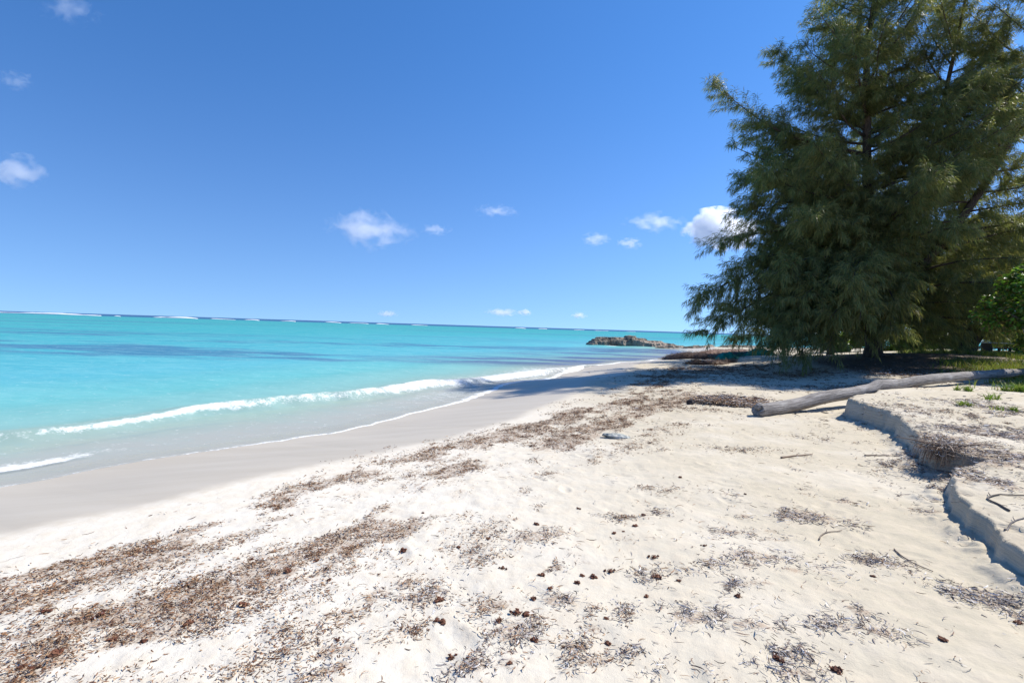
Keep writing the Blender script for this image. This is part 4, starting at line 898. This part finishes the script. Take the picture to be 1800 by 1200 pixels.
stick(1440, 945, 1480, 930, 0.006, 0.1, 'fine twig beside the grey seaweed patch right of centre')

# ------------------------------------------------------------------ hut and table behind the trees
def box(mb, a, b, col=(1, 1, 1)):
    x0, y0, z0 = a; x1, y1, z1 = b
    mb.add([(x0, y0, z0), (x1, y0, z0), (x1, y1, z0), (x0, y1, z0), (x0, y0, z1), (x1, y0, z1), (x1, y1, z1), (x0, y1, z1)],
           [(0, 3, 2, 1), (4, 5, 6, 7), (0, 1, 5, 4), (1, 2, 6, 5), (2, 3, 7, 6), (3, 0, 4, 7)], None, col)
hx, hy = 43.5, 52.0; hg = gz(hx, hy); hut = empty('hut', (hx, hy, hg)); tag(hut, 'small pale hut with grey roof half hidden behind the casuarinas', 'hut')
mb = MB(); box(mb, (-1.6, -1.2, -0.2), (1.6, 1.2, 1.25)); mb.build('wall', mat_plain('hut_wall', (0.50, 0.38, 0.25), 0.85), hut, False)
mb = MB(); mb.add([(-1.9, -1.5, 1.253), (1.9, -1.5, 1.253), (1.9, 1.5, 1.253), (-1.9, 1.5, 1.253), (-1.9, 0, 1.95), (1.9, 0, 1.95)], [(0, 1, 5, 4), (2, 3, 4, 5), (0, 3, 2, 1)], [(1, 2, 5), (3, 0, 4)])
mb.build('roof', mat_plain('hut_roof', (0.46, 0.47, 0.49), 0.6), hut, False)
mb = MB(); box(mb, (0.35, -1.24, 0.45), (0.95, -1.203, 1.0)); mb.build('window', mat_plain('hut_window', (0.10, 0.20, 0.36), 0.3), hut, False)
tx, ty = 30.3, 31.5; tg = gz(tx, ty); tb_ = empty('table', (tx, ty, tg)); tag(tb_, 'low dark table with a pale top under the trees at the right', 'table')
M_PALE = mat_plain('pale_board', (0.55, 0.54, 0.52), 0.7); M_DW = mat_plain('dark_wood', (0.06, 0.05, 0.045), 0.8)
mb = MB(); box(mb, (-1.3, -0.4, 0.70), (1.3, 0.4, 0.76)); mb.build('table_top', M_PALE, tb_, False)
for sx in (-1.1, 1.1):
    mb = MB(); box(mb, (sx-0.06, -0.33, -0.1), (sx+0.06, 0.33, 0.697)); mb.build('leg', M_DW, tb_, False)
for sy in (-0.75, 0.75):
    mb = MB(); box(mb, (-1.3, sy-0.14, 0.40), (1.3, sy+0.14, 0.45)); box(mb, (-1.1, sy-0.05, -0.1), (-1.0, sy+0.05, 0.397)); box(mb, (1.0, sy-0.05, -0.1), (1.1, sy+0.05, 0.397)); mb.build('bench_seat', M_DW, tb_, False)

# ------------------------------------------------------------------ clouds
def mat_cloud(dens, size, thr, seed, aspect):
    k = NT('cloud'); tc = k.n('TexCoord').outputs['Object']
    sx = k.n('Mapping'); sx.inputs['Scale'].default_value = (1/size[0], 1/size[1], 1/size[2]); k.l(tc, sx.inputs[0])
    ln = k.n('VectorMath', operation='LENGTH'); k.l(sx.outputs[0], ln.inputs[0])
    mp = k.n('Mapping'); mp.inputs['Location'].default_value = (seed*7.7, seed*3.1, seed); k.l(sx.outputs[0], mp.inputs[0])
    mp.inputs['Scale'].default_value = (aspect, aspect, 1.0)
    n1 = k.noise(mp.outputs[0], 1.7, 8, 0.60, 0.5)
    v = k.math('SUBTRACT', k.math('ADD', k.math('MULTIPLY', n1, 2.7), k.math('SUBTRACT', 0.15, ln.outputs['Value'])), thr)
    d = k.math('MULTIPLY', k.math('MULTIPLY', v, 2.2, clamp=True), dens)
    vol = k.n('VolumeScatter'); vol.inputs['Color'].default_value = (1, 1, 1, 1); vol.inputs['Anisotropy'].default_value = 0.35; k.l(d, vol.inputs['Density'])
    k.l(vol.outputs[0], k.out.inputs['Volume']); return k.m
def cloud(px, py, w, h, dens, thr, seed, label, Yd=3000):
    p = at_y(px, py, Yd); u = Yd/900.0; rx, rz = w/2*u*1.25, h/2*u*1.3; ry = (rx+rz)/2*0.8
    v, f = ICO4; r = 1+0.16*n3(v+seed, 1.3, seed, 3); V = v*r[:, None]*[rx, ry, rz]
    o = mesh_obj('cloud', V, f, mat_cloud(dens/ry, (rx, ry, rz), thr, seed, max(1, min(2.2, rx/rz*0.7))), None, True); o.location = p
    tag(o, label, 'cloud', 'clouds over the sea')
    o.visible_shadow = True
    return o
cloud(1266, 404, 120, 62, 9, 0.74, 1, 'largest bright white cloud, partly behind the casuarina boughs')
cloud(650, 404, 150, 62, 1.56, 0.92, 2, 'broad white cloud with ragged top alone over the middle of the sea')
cloud(765, 404, 50, 22, 0.72, 0.92, 3, 'small faint cloud just right of the broad white one')
cloud(873, 371, 80, 22, 0.66, 0.92, 4, 'thin slanting cloud wisp high over the middle of the horizon')
cloud(1152, 391, 100, 36, 0.96, 0.95, 5, 'ragged thin white cloud to the left of the largest cloud')
cloud(1107, 428, 42, 20, 0.98, 0.88, 6, 'small puff below the ragged thin cloud')
cloud(1048, 421, 50, 26, 0.7, 0.9, 7, 'very faint hazy wisp left of the small puff')
cloud(26, 300, 110, 60, 1.32, 0.95, 8, 'greyish white cloud cut off by the left edge')
cloud(26, 142, 62, 34, 0.42, 0.92, 9, 'faint small cloud above the one at the left edge')
cloud(120, 14, 100, 50, 0.35, 0.92, 10, 'barely visible wisp at the top left of the sky')
cloud(882, 549, 56, 14, 1.8, 0.88, 11, 'tiny white cloud low over the horizon left of its twin', 9000)
cloud(923, 549, 26, 13, 1.8, 0.85, 12, 'tiniest white puff low over the horizon beside its wider twin', 9000)
cloud(682, 551, 40, 12, 1.6, 0.9, 13, 'pale low cloud just above the horizon below the broad white cloud', 9000)
cloud(1018, 554, 26, 12, 1.6, 0.88, 14, 'pale low puff above the horizon just left of the rock outcrop', 9000)
